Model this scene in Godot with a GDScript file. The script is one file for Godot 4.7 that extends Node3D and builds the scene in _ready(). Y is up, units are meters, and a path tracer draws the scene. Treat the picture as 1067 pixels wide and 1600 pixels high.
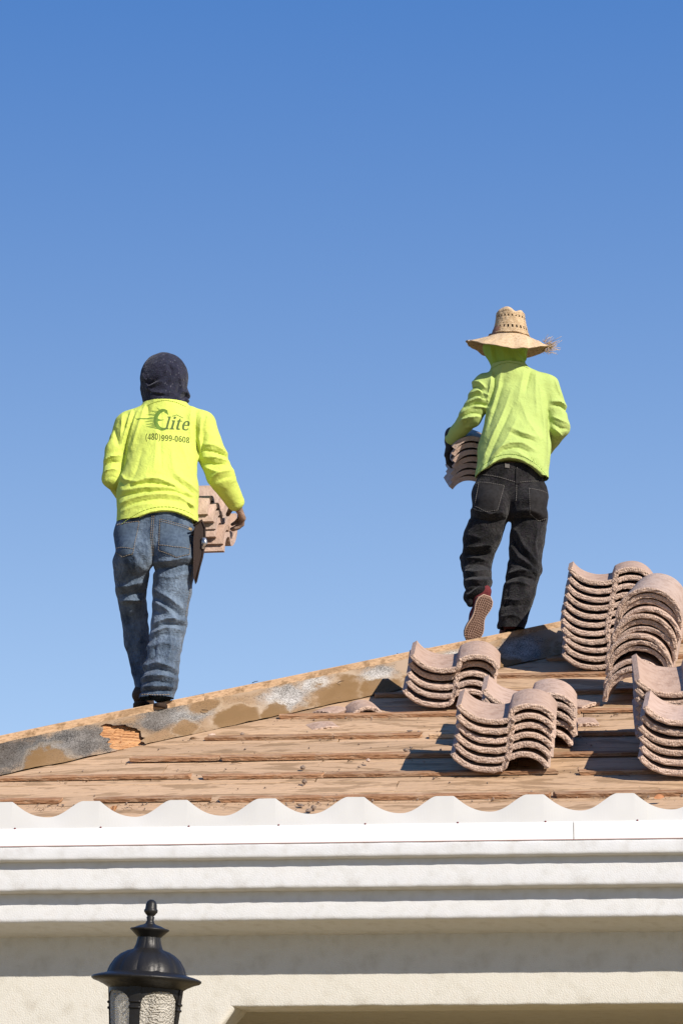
extends Node3D

const YAW := 0.10996          # the camera looks a little to the left of square on to the house
const HIP := Vector3(1.0, 0.383, -1.0)
const PITCH_RATIO := 0.383
const ROOF_C := -1.56694   # the front roof slope is y + 0.383 z = ROOF_C
var M := {}
var used := {}
var slope_n := Vector3(0, 1, PITCH_RATIO).normalized()
var slope_up := Vector3(0, PITCH_RATIO, -1).normalized()


func _ready() -> void:
	seed(11)
	set_view()
	make_materials()
	build_ground()
	build_house()
	build_tiles()
	build_people()
	build_lamp()
	build_debris()


func set_view() -> void:
	var cam := Camera3D.new()
	cam.name = "camera"
	cam.position = Vector3(0, 1.6, 0)
	cam.rotation = Vector3(deg_to_rad(12.7543), YAW, 0)
	cam.fov = 19.2996
	cam.near = 0.1
	cam.far = 3000.0
	add_child(cam)
	cam.current = true

	var sky_mat := ProceduralSkyMaterial.new()
	sky_mat.sky_top_color = Color(0.0055, 0.0945, 0.343).linear_to_srgb()
	sky_mat.sky_horizon_color = Color(0.599, 0.798, 0.964).linear_to_srgb()
	sky_mat.sky_curve = 0.12
	sky_mat.ground_horizon_color = Color(0.46, 0.40, 0.33)
	sky_mat.ground_bottom_color = Color(0.36, 0.32, 0.27)
	sky_mat.sun_angle_max = 1.0
	var sky := Sky.new()
	sky.sky_material = sky_mat
	var env := Environment.new()
	env.background_mode = Environment.BG_SKY
	env.sky = sky
	env.tonemap_mode = Environment.TONE_MAPPER_LINEAR
	env.tonemap_exposure = 1.45
	env.sdfgi_enabled = true
	env.ssao_enabled = true
	env.ssil_enabled = true
	var we := WorldEnvironment.new()
	we.name = "daylight"
	we.environment = env
	add_child(we)

	var sun := DirectionalLight3D.new()
	sun.name = "sun"
	sun.light_energy = 1.6
	sun.light_color = Color(1.0, 0.962, 0.91)
	sun.light_angular_distance = 0.5
	sun.shadow_enabled = true
	add_child(sun)
	sun.look_at_from_position(sun_direction(), Vector3.ZERO)


func sun_direction() -> Vector3:
	var el := deg_to_rad(33.0)
	var az := deg_to_rad(46.0)   # from square on to the facade towards the right
	return Vector3(sin(az) * cos(el), sin(el), cos(az) * cos(el))


# ---------------------------------------------------------------- naming

func numbered(called: String) -> String:
	if not used.has(called):
		used[called] = 0
		return called
	used[called] += 1
	return "%s_%03d" % [called, used[called]]


func tag(o: Node, label: String, category: String, group := "") -> Node:
	o.set_meta("label", label)
	o.set_meta("category", category)
	if group:
		o.set_meta("group", group)
	return o


func base(called: String, label: String, category: String, at := Vector3.ZERO, turn := 0.0, group := "") -> Node3D:
	var o := Node3D.new()
	o.name = numbered(called)
	add_child(o, true)
	o.position = at
	o.rotation.y = turn
	tag(o, label, category, group)
	return o


func put(called: String, mesh: Mesh, mat: Material, parent: Node = null) -> MeshInstance3D:
	var o := MeshInstance3D.new()
	o.name = numbered(called) if parent == null else called
	o.mesh = mesh
	o.material_override = mat
	if parent == null:
		add_child(o, true)
	else:
		parent.add_child(o, true)
	return o


# ---------------------------------------------------------------- mesh helpers

func st_new() -> SurfaceTool:
	var st := SurfaceTool.new()
	st.begin(Mesh.PRIMITIVE_TRIANGLES)
	return st


# a quad whose front is the side from which p0, p1, p2, p3 run anticlockwise
func quad(st: SurfaceTool, p0: Vector3, p1: Vector3, p2: Vector3, p3: Vector3) -> void:
	for p in [p0, p2, p1, p0, p3, p2]:
		st.add_vertex(p)


func tri(st: SurfaceTool, p0: Vector3, p1: Vector3, p2: Vector3) -> void:
	for p in [p0, p2, p1]:
		st.add_vertex(p)


func done(st: SurfaceTool) -> ArrayMesh:
	st.generate_normals()
	return st.commit()


# box with chamfered edges, possibly skewed at both ends: ends are given as x at the front and at the back
func plank_mesh(x0f: float, x0b: float, x1f: float, x1b: float, depth: float, thick: float, bevel: float, sag := 0.0, rough := 0.0) -> ArrayMesh:
	var st := st_new()
	st.set_smooth_group(-1)
	# cross-section in (z, y), from front bottom round to back bottom
	var sec := [Vector2(depth, -thick), Vector2(depth, -bevel), Vector2(depth - bevel, 0), Vector2(bevel, 0), Vector2(0, -bevel), Vector2(0, -thick)]
	var n := 6
	var rings := []
	for i in n + 1:
		var t := float(i) / n
		var ring := []
		for s in sec:
			var k: float = s.x / depth
			var x: float = lerpf(lerpf(x0b, x0f, k), lerpf(x1b, x1f, k), t)
			if rough > 0.0 and (i == 0 or i == n):
				x += randf_range(-rough, rough)
			var y: float = s.y - sag * sin(PI * t)
			ring.append(Vector3(x, y + randf_range(-1, 1) * rough * 0.06, s.x + randf_range(-1, 1) * rough * 0.1))
		rings.append(ring)
	for i in n:
		for j in 5:
			quad(st, rings[i][j], rings[i + 1][j], rings[i + 1][j + 1], rings[i][j + 1])
	for e in [0, n]:
		var r: Array = rings[e]
		for j in range(1, 5):
			if e == 0:
				tri(st, r[0], r[j], r[j + 1])
			else:
				tri(st, r[0], r[j + 1], r[j])
	return done(st)


func box_mesh(size: Vector3, bevel := 0.0, at := Vector3.ZERO) -> ArrayMesh:
	var st := st_new()
	add_box(st, size, bevel, at)
	return done(st)


func add_box(st: SurfaceTool, size: Vector3, bevel := 0.0, at := Vector3.ZERO) -> void:
	st.set_smooth_group(-1)
	var h := size * 0.5
	var b := bevel
	# eight corners, each split in three when bevelled
	var axes := [Vector3.RIGHT, Vector3.UP, Vector3.BACK]
	for ax in 3:
		for s in [-1.0, 1.0]:
			var u: Vector3 = axes[(ax + 1) % 3]
			var w: Vector3 = axes[(ax + 2) % 3]
			var c: Vector3 = axes[ax] * h[ax] * s + at
			var hu := h[(ax + 1) % 3] - b
			var hw := h[(ax + 2) % 3] - b
			if s > 0:
				quad(st, c - u * hu - w * hw, c + u * hu - w * hw, c + u * hu + w * hw, c - u * hu + w * hw)
			else:
				quad(st, c - u * hu - w * hw, c - u * hu + w * hw, c + u * hu + w * hw, c + u * hu - w * hw)
	if b <= 0.0:
		return
	for ax in 3:
		var u: Vector3 = axes[(ax + 1) % 3]
		var w: Vector3 = axes[(ax + 2) % 3]
		var l: Vector3 = axes[ax] * (h[ax] - b)
		for su in [-1.0, 1.0]:
			for sw in [-1.0, 1.0]:
				var e1: Vector3 = at + u * su * h[(ax + 1) % 3] + w * sw * (h[(ax + 2) % 3] - b)
				var e2: Vector3 = at + u * su * (h[(ax + 1) % 3] - b) + w * sw * h[(ax + 2) % 3]
				if su * sw > 0:
					quad(st, e1 - l, e2 - l, e2 + l, e1 + l)
				else:
					quad(st, e1 - l, e1 + l, e2 + l, e2 - l)
	for sx in [-1.0, 1.0]:
		for sy in [-1.0, 1.0]:
			for sz in [-1.0, 1.0]:
				var s := Vector3(sx, sy, sz)
				var p1 := at + s * Vector3(h.x, h.y - b, h.z - b)
				var p2 := at + s * Vector3(h.x - b, h.y, h.z - b)
				var p3 := at + s * Vector3(h.x - b, h.y - b, h.z)
				if sx * sy * sz > 0:
					tri(st, p1, p2, p3)
				else:
					tri(st, p1, p3, p2)


func add_tube(st: SurfaceTool, pts: Array, r0: float, r1: float, sides := 6) -> void:
	st.set_smooth_group(0)
	var rings := []
	var side := Vector3.UP
	for i in pts.size():
		var t: Vector3 = (pts[mini(i + 1, pts.size() - 1)] - pts[maxi(i - 1, 0)]).normalized()
		if i == 0:
			side = t.cross(Vector3(0.31, 0.8, 0.52)).normalized()
		else:
			side = (side - t * side.dot(t)).normalized()
		var up := t.cross(side)
		var r := lerpf(r0, r1, float(i) / maxi(pts.size() - 1, 1))
		var ring := []
		for k in sides:
			var a := TAU * k / sides
			ring.append(pts[i] + (side * cos(a) + up * sin(a)) * r)
		rings.append(ring)
	for i in pts.size() - 1:
		for k in sides:
			var k2 := (k + 1) % sides
			quad(st, rings[i][k], rings[i][k2], rings[i + 1][k2], rings[i + 1][k])
	var last := pts.size() - 1
	for k in range(1, sides - 1):
		tri(st, rings[0][0], rings[0][k + 1], rings[0][k])
		tri(st, rings[last][0], rings[last][k], rings[last][k + 1])


# profile of (radius, height) turned round the y axis
func lathe(st: SurfaceTool, prof: Array, sides := 48, a0 := 0.0, a1 := TAU, lobes := 0, lobe_depth := 0.0) -> void:
	st.set_smooth_group(0)
	for i in prof.size() - 1:
		for k in sides:
			var q := []
			for c in [[i, k], [i, k + 1], [i + 1, k + 1], [i + 1, k]]:
				var a: float = lerpf(a0, a1, float(c[1]) / sides)
				var r: float = prof[c[0]].x
				if lobes:
					r *= 1.0 - lobe_depth * pow(absf(cos(a * lobes * 0.5)), 12.0)
				q.append(Vector3(sin(a) * r, prof[c[0]].y, cos(a) * r))
			if prof[i].x > 1e-5:
				tri(st, q[0], q[1], q[2]) if prof[i + 1].x <= 1e-5 else quad(st, q[0], q[1], q[2], q[3])
			else:
				tri(st, q[0], q[2], q[3])


func basis_of(x: Vector3, y: Vector3) -> Basis:
	var z := x.cross(y).normalized()
	return Basis(x.normalized(), z.cross(x).normalized(), z)


# ---------------------------------------------------------------- materials

func noise(seed_: int, freq: float, octaves := 4, kind := FastNoiseLite.TYPE_SIMPLEX_SMOOTH) -> FastNoiseLite:
	var n := FastNoiseLite.new()
	n.seed = seed_
	n.frequency = freq
	n.noise_type = kind
	n.fractal_octaves = octaves
	n.fractal_type = FastNoiseLite.FRACTAL_FBM if octaves > 1 else FastNoiseLite.FRACTAL_NONE
	return n


func noise_tex(seed_: int, freq: float, octaves: int, size := 512, stops: Array = []) -> NoiseTexture2D:
	var t := NoiseTexture2D.new()
	t.noise = noise(seed_, freq, octaves)
	t.width = size
	t.height = size
	t.seamless = true
	t.seamless_blend_skirt = 0.2
	t.generate_mipmaps = false
	if stops.size():
		var g := Gradient.new()
		g.offsets = PackedFloat32Array(stops.map(func(s): return s[0]))
		g.colors = PackedColorArray(stops.map(func(s): return Color(s[1]).linear_to_srgb()))
		t.color_ramp = g
	return t


func mat(lin: Color, rough: float) -> StandardMaterial3D:
	var m := StandardMaterial3D.new()
	m.albedo_color = Color(lin.r * 0.88, lin.g * 0.88, lin.b * 0.88, lin.a).linear_to_srgb()
	m.roughness = rough
	m.metallic_specular = 0.3
	return m


func bump(m: StandardMaterial3D, t: Texture2D, cm: float) -> void:
	m.heightmap_enabled = true
	m.heightmap_texture = t
	m.heightmap_scale = cm


func planar(m: StandardMaterial3D, scale: Vector3, world := false, offset := Vector3.ZERO) -> void:
	m.uv1_triplanar = true
	m.uv1_world_triplanar = world
	m.uv1_scale = scale
	m.uv1_offset = offset
	m.uv1_triplanar_sharpness = 6.0


# wood whose grain runs along u; dust lies over it in patches. Seamless along u and v by blending wrapped noise.
func wood_image(seed_: int, w: int, h: int, light: Color, dark: Color, dust: Color, dust_amount: float, grain: float) -> Image:
	var im := Image.create(w, h, false, Image.FORMAT_RGB8)
	var n1 := noise(seed_, 1.0, 3)
	var n2 := noise(seed_ + 1, 1.0, 4)
	var n3 := noise(seed_ + 2, 1.0, 2)
	for y in h:
		var v := float(y) / h * TAU
		var cv := cos(v)
		var sv := sin(v)
		for x in w:
			var u := float(x) / w * TAU
			var cu := cos(u)
			var g := n1.get_noise_3d(cu * 0.55 + 3.0, sv * 9.0 + cu * 0.3, cv * 9.0 + sin(u) * 0.55)
			var fine := n3.get_noise_3d(cu * 2.5, sv * 42.0, cv * 42.0 + sin(u) * 2.5)
			var d := n2.get_noise_3d(cu * 1.3 + sv * 0.3, sv * 1.1 + 7.0, cv * 1.1 + sin(u) * 1.3)
			var d2 := n2.get_noise_3d(cu * 7.0, sv * 5.0 - 4.0, cv * 5.0 + sin(u) * 7.0)
			var c := light.lerp(dark, clampf(0.42 + grain * (g * 0.9 + fine * 0.5), 0.0, 1.0))
			c = c.lerp(dust, smoothstep(0.0, 0.26, d + d2 * 0.3) * 0.66 * dust_amount)
			if d2 + fine * 0.8 > 0.62:
				c = c.lerp(dark * 0.4, 0.5)
			im.set_pixel(x, y, c.linear_to_srgb())
	return im


func make_materials() -> void:
	var fine := noise_tex(3, 0.05, 4, 512)
	var grit := noise_tex(4, 0.09, 3, 512)
	var soft := noise_tex(5, 0.012, 5, 512)
	M.fine = fine
	M.grit = grit
	M.soft = soft
	# creases of worn cloth
	var cn := noise(15, 0.009, 5)
	cn.fractal_type = FastNoiseLite.FRACTAL_RIDGED
	cn.fractal_gain = 0.55
	cn.domain_warp_enabled = true
	cn.domain_warp_amplitude = 40.0
	cn.domain_warp_frequency = 0.01
	var creases := NoiseTexture2D.new()
	creases.noise = cn
	creases.width = 1024
	creases.height = 1024
	creases.seamless = true
	creases.generate_mipmaps = false
	M.creases = creases
	M.crumbs = noise_tex(16, 0.04, 4, 512)

	# stucco: sprayed sand finish
	var stucco := mat(Color(0.63, 0.638, 0.65), 0.92)
	stucco.albedo_texture = noise_tex(6, 0.008, 5, 512, [[0.0, Color(0.84, 0.82, 0.79)], [0.4, Color(0.97, 0.97, 0.96)], [0.6, Color(1, 1, 1)], [1.0, Color(0.93, 0.91, 0.88)]])
	planar(stucco, Vector3.ONE * 2.2, true)
	bump(stucco, noise_tex(7, 0.05, 5, 1024), 0.06)
	M.trim = stucco
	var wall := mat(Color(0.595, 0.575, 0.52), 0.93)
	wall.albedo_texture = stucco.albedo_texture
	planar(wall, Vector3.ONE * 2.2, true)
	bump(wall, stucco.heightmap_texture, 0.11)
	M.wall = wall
	M.metal_white = mat(Color(0.60, 0.595, 0.58), 0.42)
	M.metal_white.metallic_specular = 0.4
	M.metal_white.albedo_texture = noise_tex(8, 0.006, 4, 512, [[0.0, Color(0.9, 0.9, 0.89)], [1.0, Color(1, 1, 1)]])
	planar(M.metal_white, Vector3.ONE * 0.9, true)
	M.fascia_white = mat(Color(0.80, 0.795, 0.775), 0.5)
	M.screw = mat(Color(0.16, 0.03, 0.035), 0.6)
	M.sealant = mat(Color(0.34, 0.19, 0.19), 0.8)

	# weathered deck boards and battens
	var wood := ImageTexture.create_from_image(wood_image(21, 1024, 512, Color(0.55, 0.38, 0.245), Color(0.42, 0.27, 0.155), Color(0.24, 0.15, 0.08), 1.0, 0.5))
	var red := ImageTexture.create_from_image(wood_image(41, 512, 256, Color(0.40, 0.22, 0.12), Color(0.22, 0.11, 0.055), Color(0.42, 0.28, 0.18), 1.0, 1.0))
	var raw := ImageTexture.create_from_image(wood_image(61, 512, 256, Color(0.53, 0.285, 0.13), Color(0.20, 0.075, 0.028), Color(0.45, 0.3, 0.17), 0.5, 2.2))
	M.boards = []
	for i in 5:
		var m := mat(Color.WHITE * [1.0, 0.94, 1.05, 0.98, 0.9][i], 0.9)
		m.albedo_texture = wood
		planar(m, Vector3(0.36, 1.4, 1.4), true, Vector3(0.37 * i, 0.21 * i, 0.63 * i))
		bump(m, fine, 0.45)
		M.boards.append(m)
	M.battens = []
	for i in 4:
		var m := mat(Color.WHITE * [1.0, 0.85, 1.2, 1.05][i], 0.88)
		m.albedo_texture = red if i != 2 else wood
		planar(m, Vector3(0.8, 3.0, 3.0), false, Vector3(0.31 * i, 0.13 * i, 0.4 * i))
		bump(m, fine, 0.5)
		M.battens.append(m)
	M.hip_wood = mat(Color(0.88, 0.87, 0.85), 0.88)
	M.hip_wood.albedo_texture = wood
	planar(M.hip_wood, Vector3(0.9, 1.8, 1.8), false)
	bump(M.hip_wood, fine, 0.5)
	M.raw_wood = mat(Color.WHITE, 0.8)
	M.raw_wood.albedo_texture = raw
	planar(M.raw_wood, Vector3(1.0, 3.0, 3.0), false)
	bump(M.raw_wood, fine, 0.6)
	M.dark_wood = mat(Color(0.05, 0.03, 0.02), 0.9)

	# concrete tiles in several tones: smooth slurry faces and rough cut ends
	M.tiles = []
	M.tile_ends = []
	var blotch := noise_tex(9, 0.014, 5, 512, [[0.0, Color(0.68, 0.63, 0.59)], [0.36, Color(0.9, 0.87, 0.85)], [0.55, Color(0.98, 0.97, 0.96)], [1.0, Color(1.1, 1.12, 1.14)]])
	for i in 4:
		var m := mat([Color(0.48, 0.35, 0.28), Color(0.445, 0.318, 0.248), Color(0.505, 0.375, 0.308), Color(0.43, 0.33, 0.275)][i], 0.9)
		m.albedo_texture = blotch
		planar(m, Vector3.ONE * 2.3, false, Vector3(0.3, 0.7, 0.2) * i)
		bump(m, fine, 0.25)
		M.tiles.append(m)
		var e := mat([Color(0.60, 0.452, 0.365), Color(0.575, 0.43, 0.345), Color(0.63, 0.472, 0.385), Color(0.555, 0.42, 0.345)][i], 0.96)
		e.albedo_texture = noise_tex(10 + i, 0.035, 4, 512, [[0.0, Color(0.5, 0.45, 0.41)], [0.36, Color(0.86, 0.84, 0.82)], [0.58, Color(0.98, 0.97, 0.96)], [1.0, Color(1.08, 1.06, 1.05)]])
		planar(e, Vector3.ONE * 5.0, false, Vector3(0.1, 0.4, 0.6) * i)
		bump(e, M.crumbs, 0.45)
		M.tile_ends.append(e)

	M.concrete = mat(Color(0.40, 0.31, 0.155), 0.95)
	M.concrete.albedo_texture = blotch
	planar(M.concrete, Vector3.ONE * 0.4, true)
	M.lamp_black = mat(Color(0.015, 0.0142, 0.014), 0.42)
	M.lamp_black.metallic_specular = 0.36
	bump(M.lamp_black, soft, 0.08)
	planar(M.lamp_black, Vector3.ONE * 6.0, false)
	M.glass = mat(Color(0.80, 0.75, 0.65, 0.62), 0.35)
	M.glass.transparency = BaseMaterial3D.TRANSPARENCY_ALPHA
	planar(M.glass, Vector3.ONE * 9.0, false)
	bump(M.glass, noise_tex(12, 0.03, 3, 512), 1.5)
	M.leather = mat(Color(0.035, 0.022, 0.017), 0.6)
	bump(M.leather, fine, 0.2)
	planar(M.leather, Vector3.ONE * 8.0)
	M.steel = mat(Color(0.55, 0.54, 0.53), 0.35)
	M.steel.metallic = 0.9
	M.stone = mat(Color(0.38, 0.28, 0.215), 0.95)
	bump(M.stone, grit, 0.8)
	planar(M.stone, Vector3.ONE * 6.0)
	M.skin = mat(Color(0.22, 0.115, 0.075), 0.6)
	M.skin.subsurf_scatter_enabled = true
	M.skin.subsurf_scatter_strength = 0.1


# ---------------------------------------------------------------- ground and house

func build_ground() -> void:
	var st := st_new()
	st.set_smooth_group(-1)
	quad(st, Vector3(-900, 0, 900), Vector3(900, 0, 900), Vector3(900, 0, -900), Vector3(-900, 0, -900))
	put("ground", done(st), M.concrete).set_meta("kind", "structure")


# a profile of (outset, height) swept along the front of the house and round its left corner
const FRONT_Z := -12.03
const LEFT_X := -3.85

func moulding(prof: Array, jitter: float, x_right := 3.5) -> ArrayMesh:
	var st := st_new()
	st.set_smooth_group(0)
	var n := noise(17, 9.0, 3)
	var cols := []
	var xs := []
	var x := x_right
	while x > LEFT_X:
		xs.append(x)
		x -= 0.022 if x < 0.6 else 0.2
	for xx in xs:
		var col := []
		for p in prof:
			var o: float = p.x + n.get_noise_3d(xx, p.y * 1.7, p.x * 1.7) * jitter
			var y: float = p.y + n.get_noise_3d(xx + 40.0, p.y, p.x) * jitter
			col.append(Vector3(xx, y, FRONT_Z + o))
		cols.append(col)
	var corner := []
	var far := []
	for p in prof:
		corner.append(Vector3(LEFT_X - p.x, p.y, FRONT_Z + p.x))
		far.append(Vector3(LEFT_X - p.x, p.y, -22.0))
	cols.append(corner)
	for i in cols.size() - 1:
		for j in prof.size() - 1:
			quad(st, cols[i + 1][j], cols[i][j], cols[i][j + 1], cols[i + 1][j + 1]) if prof[j].y <= prof[j + 1].y else quad(st, cols[i + 1][j + 1], cols[i][j + 1], cols[i][j], cols[i + 1][j])
	st.set_smooth_group(1)
	for j in prof.size() - 1:
		quad(st, far[j], corner[j], corner[j + 1], far[j + 1]) if prof[j].y <= prof[j + 1].y else quad(st, far[j + 1], corner[j + 1], corner[j], far[j])
	return done(st)


func round_profile(points: Array, r: float) -> Array:
	var out := []
	for i in points.size():
		var p: Vector2 = points[i]
		if i == 0 or i == points.size() - 1:
			out.append(p)
			continue
		var u: Vector2 = (points[i - 1] - p)
		var w: Vector2 = (points[i + 1] - p)
		var rr := minf(r, minf(u.length(), w.length()) * 0.45)
		for k in 6:
			var t := k / 5.0
			out.append((p + u.normalized() * rr).lerp(p, t).lerp(p.lerp(p + w.normalized() * rr, t), t))
	# split long runs
	var fine := [out[0]]
	for i in range(1, out.size()):
		var c := maxi(1, int(out[i].distance_to(out[i - 1]) / 0.03))
		for k in range(1, c + 1):
			fine.append(out[i - 1].lerp(out[i], float(k) / c))
	return fine


func on_roof(x: float, z: float, off := 0.0) -> Vector3:
	return Vector3(x, ROOF_C - PITCH_RATIO * z, z) + slope_n * off


func build_house() -> void:
	var house := base("house", "cream stucco house with stepped white cornice and stripped tile roof", "house")
	var y_metal := 3.0435
	var y_fascia := 2.9743
	var y1 := 2.9152
	var y2 := 2.7950
	var y3 := 2.6747
	var ys := 2.6325
	var y_lintel := 2.3464
	var o1 := 0.0262
	var o2 := -0.015
	var o3 := -0.076
	var ow := -0.30
	# stepped cornice, each course a moulding of its own
	put("cornice_moulding", moulding(round_profile([Vector2(-0.06, y_fascia + 0.004), Vector2(o1, y_fascia + 0.004), Vector2(o1, y1), Vector2(o2 - 0.01, y1 - 0.004)], 0.016), 0.0022), M.trim, house)
	put("cornice_moulding", moulding(round_profile([Vector2(o2, y1 + 0.01), Vector2(o2, y2), Vector2(o3 - 0.01, y2 - 0.005)], 0.018), 0.0025), M.trim, house)
	put("cornice_moulding", moulding(round_profile([Vector2(o3, y2 + 0.01), Vector2(o3, y3), Vector2(o3 - 0.06, y3 - 0.008), Vector2(ow - 0.01, ys)], 0.018), 0.0025), M.trim, house)
	# front wall with the porch opening
	var x_jamb := -1.8551
	var wall_z := FRONT_Z + ow
	put("wall", moulding([Vector2(ow, ys + 0.02), Vector2(ow, y_lintel + 0.05)], 0.0), M.wall, house)
	# lintel over the opening, its lower edge rounded
	var st := st_new()
	st.set_smooth_group(0)
	var lip := round_profile([Vector2(wall_z, y_lintel + 0.05), Vector2(wall_z, y_lintel), Vector2(wall_z - 0.02, y_lintel - 0.004), Vector2(wall_z - 0.32, y_lintel - 0.004)], 0.016)
	var wave := noise(18, 9.0, 3)
	var xl := x_jamb + 0.04
	var nl := 200
	for i in nl:
		for j in lip.size() - 1:
			var q := []
			for cc in [[i, j + 1], [i + 1, j + 1], [i + 1, j], [i, j]]:
				var xx: float = lerpf(xl, 3.5, float(cc[0]) / nl)
				var pp: Vector2 = lip[cc[1]]
				var jit := 0.003 if cc[1] > 0 and cc[1] < lip.size() - 1 and cc[0] > 0 else 0.0
				q.append(Vector3(xx, pp.y + wave.get_noise_2d(xx, pp.y) * jit, pp.x))
			quad(st, q[0], q[1], q[2], q[3])
	put("lintel", done(st), M.wall, house)
	# pier left of the opening, its inner corner rounded
	st = st_new()
	st.set_smooth_group(0)
	var plan := round_profile([Vector2(LEFT_X - ow, wall_z), Vector2(x_jamb, wall_z), Vector2(x_jamb, wall_z - 0.32)], 0.03)
	for i in plan.size() - 1:
		var rows := 40
		for k in rows:
			var ya := lerpf(0.0, y_lintel + 0.05, float(k) / rows)
			var yb := lerpf(0.0, y_lintel + 0.05, float(k + 1) / rows)
			# the corner of the opening widens into a small curve under the lintel
			var fa := 0.07 * pow(clampf(1.0 - (y_lintel - ya) / 0.09, 0.0, 1.0), 2.0)
			var fb := 0.07 * pow(clampf(1.0 - (y_lintel - yb) / 0.09, 0.0, 1.0), 2.0)
			var p: Vector2 = plan[i]
			var q: Vector2 = plan[i + 1]
			var near := func(c: Vector2): return 1.0 if c.x > x_jamb - 0.15 else 0.0
			quad(st, Vector3(p.x + fa * near.call(p), ya, p.y), Vector3(q.x + fa * near.call(q), ya, q.y), Vector3(q.x + fb * near.call(q), yb, q.y), Vector3(p.x + fb * near.call(p), yb, p.y))
	put("wall", done(st), M.wall, house)
	st = st_new()
	st.set_smooth_group(-1)
	# porch: ceiling, back wall, side wall of the house
	quad(st, Vector3(-3.5, y_lintel + 0.05, -15.0), Vector3(3.5, y_lintel + 0.05, -15.0), Vector3(3.5, y_lintel + 0.05, wall_z - 0.3), Vector3(-3.5, y_lintel + 0.05, wall_z - 0.3))
	put("porch_ceiling", done(st), M.wall, house)
	var can := st_new()
	lathe(can, [Vector2(0.085, -0.012), Vector2(0.1, -0.008), Vector2(0.1, 0.0)], 40)
	lathe(can, [Vector2(0.0, 0.02), Vector2(0.07, 0.015), Vector2(0.085, -0.012)], 40)
	var canlight := put("ceiling_fitting", done(can), M.metal_white, house)
	canlight.position = Vector3(-0.7061, y_lintel + 0.048, -13.2)
	put("wall", box_mesh(Vector3(7.2, y_lintel + 0.3, 0.2), 0.0, Vector3(0, (y_lintel + 0.3) * 0.5, -15.1)), M.wall, house)
	put("wall", box_mesh(Vector3(0.2, 2.9, 9.4), 0.0, Vector3(LEFT_X - ow + 0.103, 1.45, -17.1)), M.wall, house)
	put("wall", box_mesh(Vector3(0.2, 2.9, 9.9), 0.0, Vector3(3.6, 1.45, -17.2)), M.wall, house)
	put("wall", box_mesh(Vector3(7.4, 2.9, 0.2), 0.0, Vector3(0, 1.45, -22.1)), M.wall, house)

	# metal fascia with a joint, thin sealant line under it
	var x_joint := -0.3983
	put("fascia", box_mesh(Vector3(x_joint - 0.0008 - LEFT_X + 0.02, y_metal - y_fascia + 0.004, 0.03), 0.003, Vector3((x_joint - 0.0008 + LEFT_X - 0.02) * 0.5, (y_metal + y_fascia) * 0.5, FRONT_Z + 0.012)), M.fascia_white, house)
	put("fascia", box_mesh(Vector3(3.5 - x_joint - 0.0008, y_metal - y_fascia + 0.004, 0.03), 0.003, Vector3((x_joint + 0.0008 + 3.5) * 0.5, (y_metal + y_fascia) * 0.5, FRONT_Z + 0.012)), M.fascia_white, house)
	put("sealant_line", box_mesh(Vector3(7.3, 0.0025, 0.01), 0.0, Vector3(-0.17, y_fascia + 0.0005, FRONT_Z + 0.0225)), M.sealant, house)
	build_closure(house, y_metal)
	build_roof(house)


# the wavy metal closure that stood under the first course of tiles
func closure_height(x: float) -> float:
	var period := 0.3600
	var crest := -1.2630
	var t := fposmod((x - crest) / period + 0.5, 1.0) - 0.5
	# crest: flat top, steep right flank, rounded trough, gentler left flank
	var k := t * period
	var top := 0.114
	var trough := 0.048
	if k > 0.0:
		var s := clampf((k - 0.028) / 0.150, 0.0, 1.0)
		return lerpf(top, trough, 0.5 - 0.5 * cos(PI * pow(s, 0.56))) if s < 1.0 else trough
	var s2 := clampf((-k - 0.040) / 0.142, 0.0, 1.0)
	return lerpf(top, trough, 0.5 - 0.5 * cos(PI * pow(s2, 0.80)))


func build_closure(house: Node3D, y_metal: float) -> void:
	var x_seam := -0.1054
	for part in [[LEFT_X + 0.01, x_seam], [x_seam - 0.012, 3.4]]:
		var st := st_new()
		st.set_smooth_group(-1)
		var lift := 0.0 if part[0] < -1.0 else -0.0035
		var n := int((part[1] - part[0]) / 0.006)
		var rise := noise(31, 1.4, 2)
		for i in n:
			var xa: float = lerpf(part[0], part[1], float(i) / n)
			var xb: float = lerpf(part[0], part[1], float(i + 1) / n)
			var ya := y_metal + closure_height(xa) + rise.get_noise_1d(xa) * 0.004
			var yb := y_metal + closure_height(xb) + rise.get_noise_1d(xb) * 0.004
			var za := FRONT_Z + 0.022 + lift
			var zb := za - 0.012       # leans back a little
			var d := Vector3(0, 0.0, -0.0018)
			var p0 := Vector3(xa, y_metal - 0.002, za)
			var p1 := Vector3(xb, y_metal - 0.002, za)
			var p2 := Vector3(xb, yb, zb)
			var p3 := Vector3(xa, ya, zb)
			quad(st, p0, p1, p2, p3)
			quad(st, p1 + d, p0 + d, p3 + d, p2 + d)
			quad(st, p3, p2, p2 + d, p3 + d)
			if i == n - 1:
				quad(st, p1, p1 + d, p2 + d, p2)
			if i == 0:
				quad(st, p0 + d, p0, p3, p3 + d)
		# short foot flange resting on the fascia
		st.generate_normals()
		put("tile_closure_strip", st.commit(), M.metal_white, house)
	var sm := st_new()
	lathe(sm, [Vector2(0.0, 0.004), Vector2(0.0025, 0.0035), Vector2(0.0042, 0.001), Vector2(0.0042, 0.0)], 10)
	var screw := done(sm)
	for px in 24:
		var x: float = -2.3043 + 0.3600 * (px - 5)
		if x < LEFT_X + 0.1:
			continue
		var o := put("screw", screw, M.screw, house)
		o.position = Vector3(x + sin(px * 3.7) * 0.006, y_metal + 0.004, FRONT_Z + 0.0225)
		o.rotation.x = PI / 2


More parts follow.
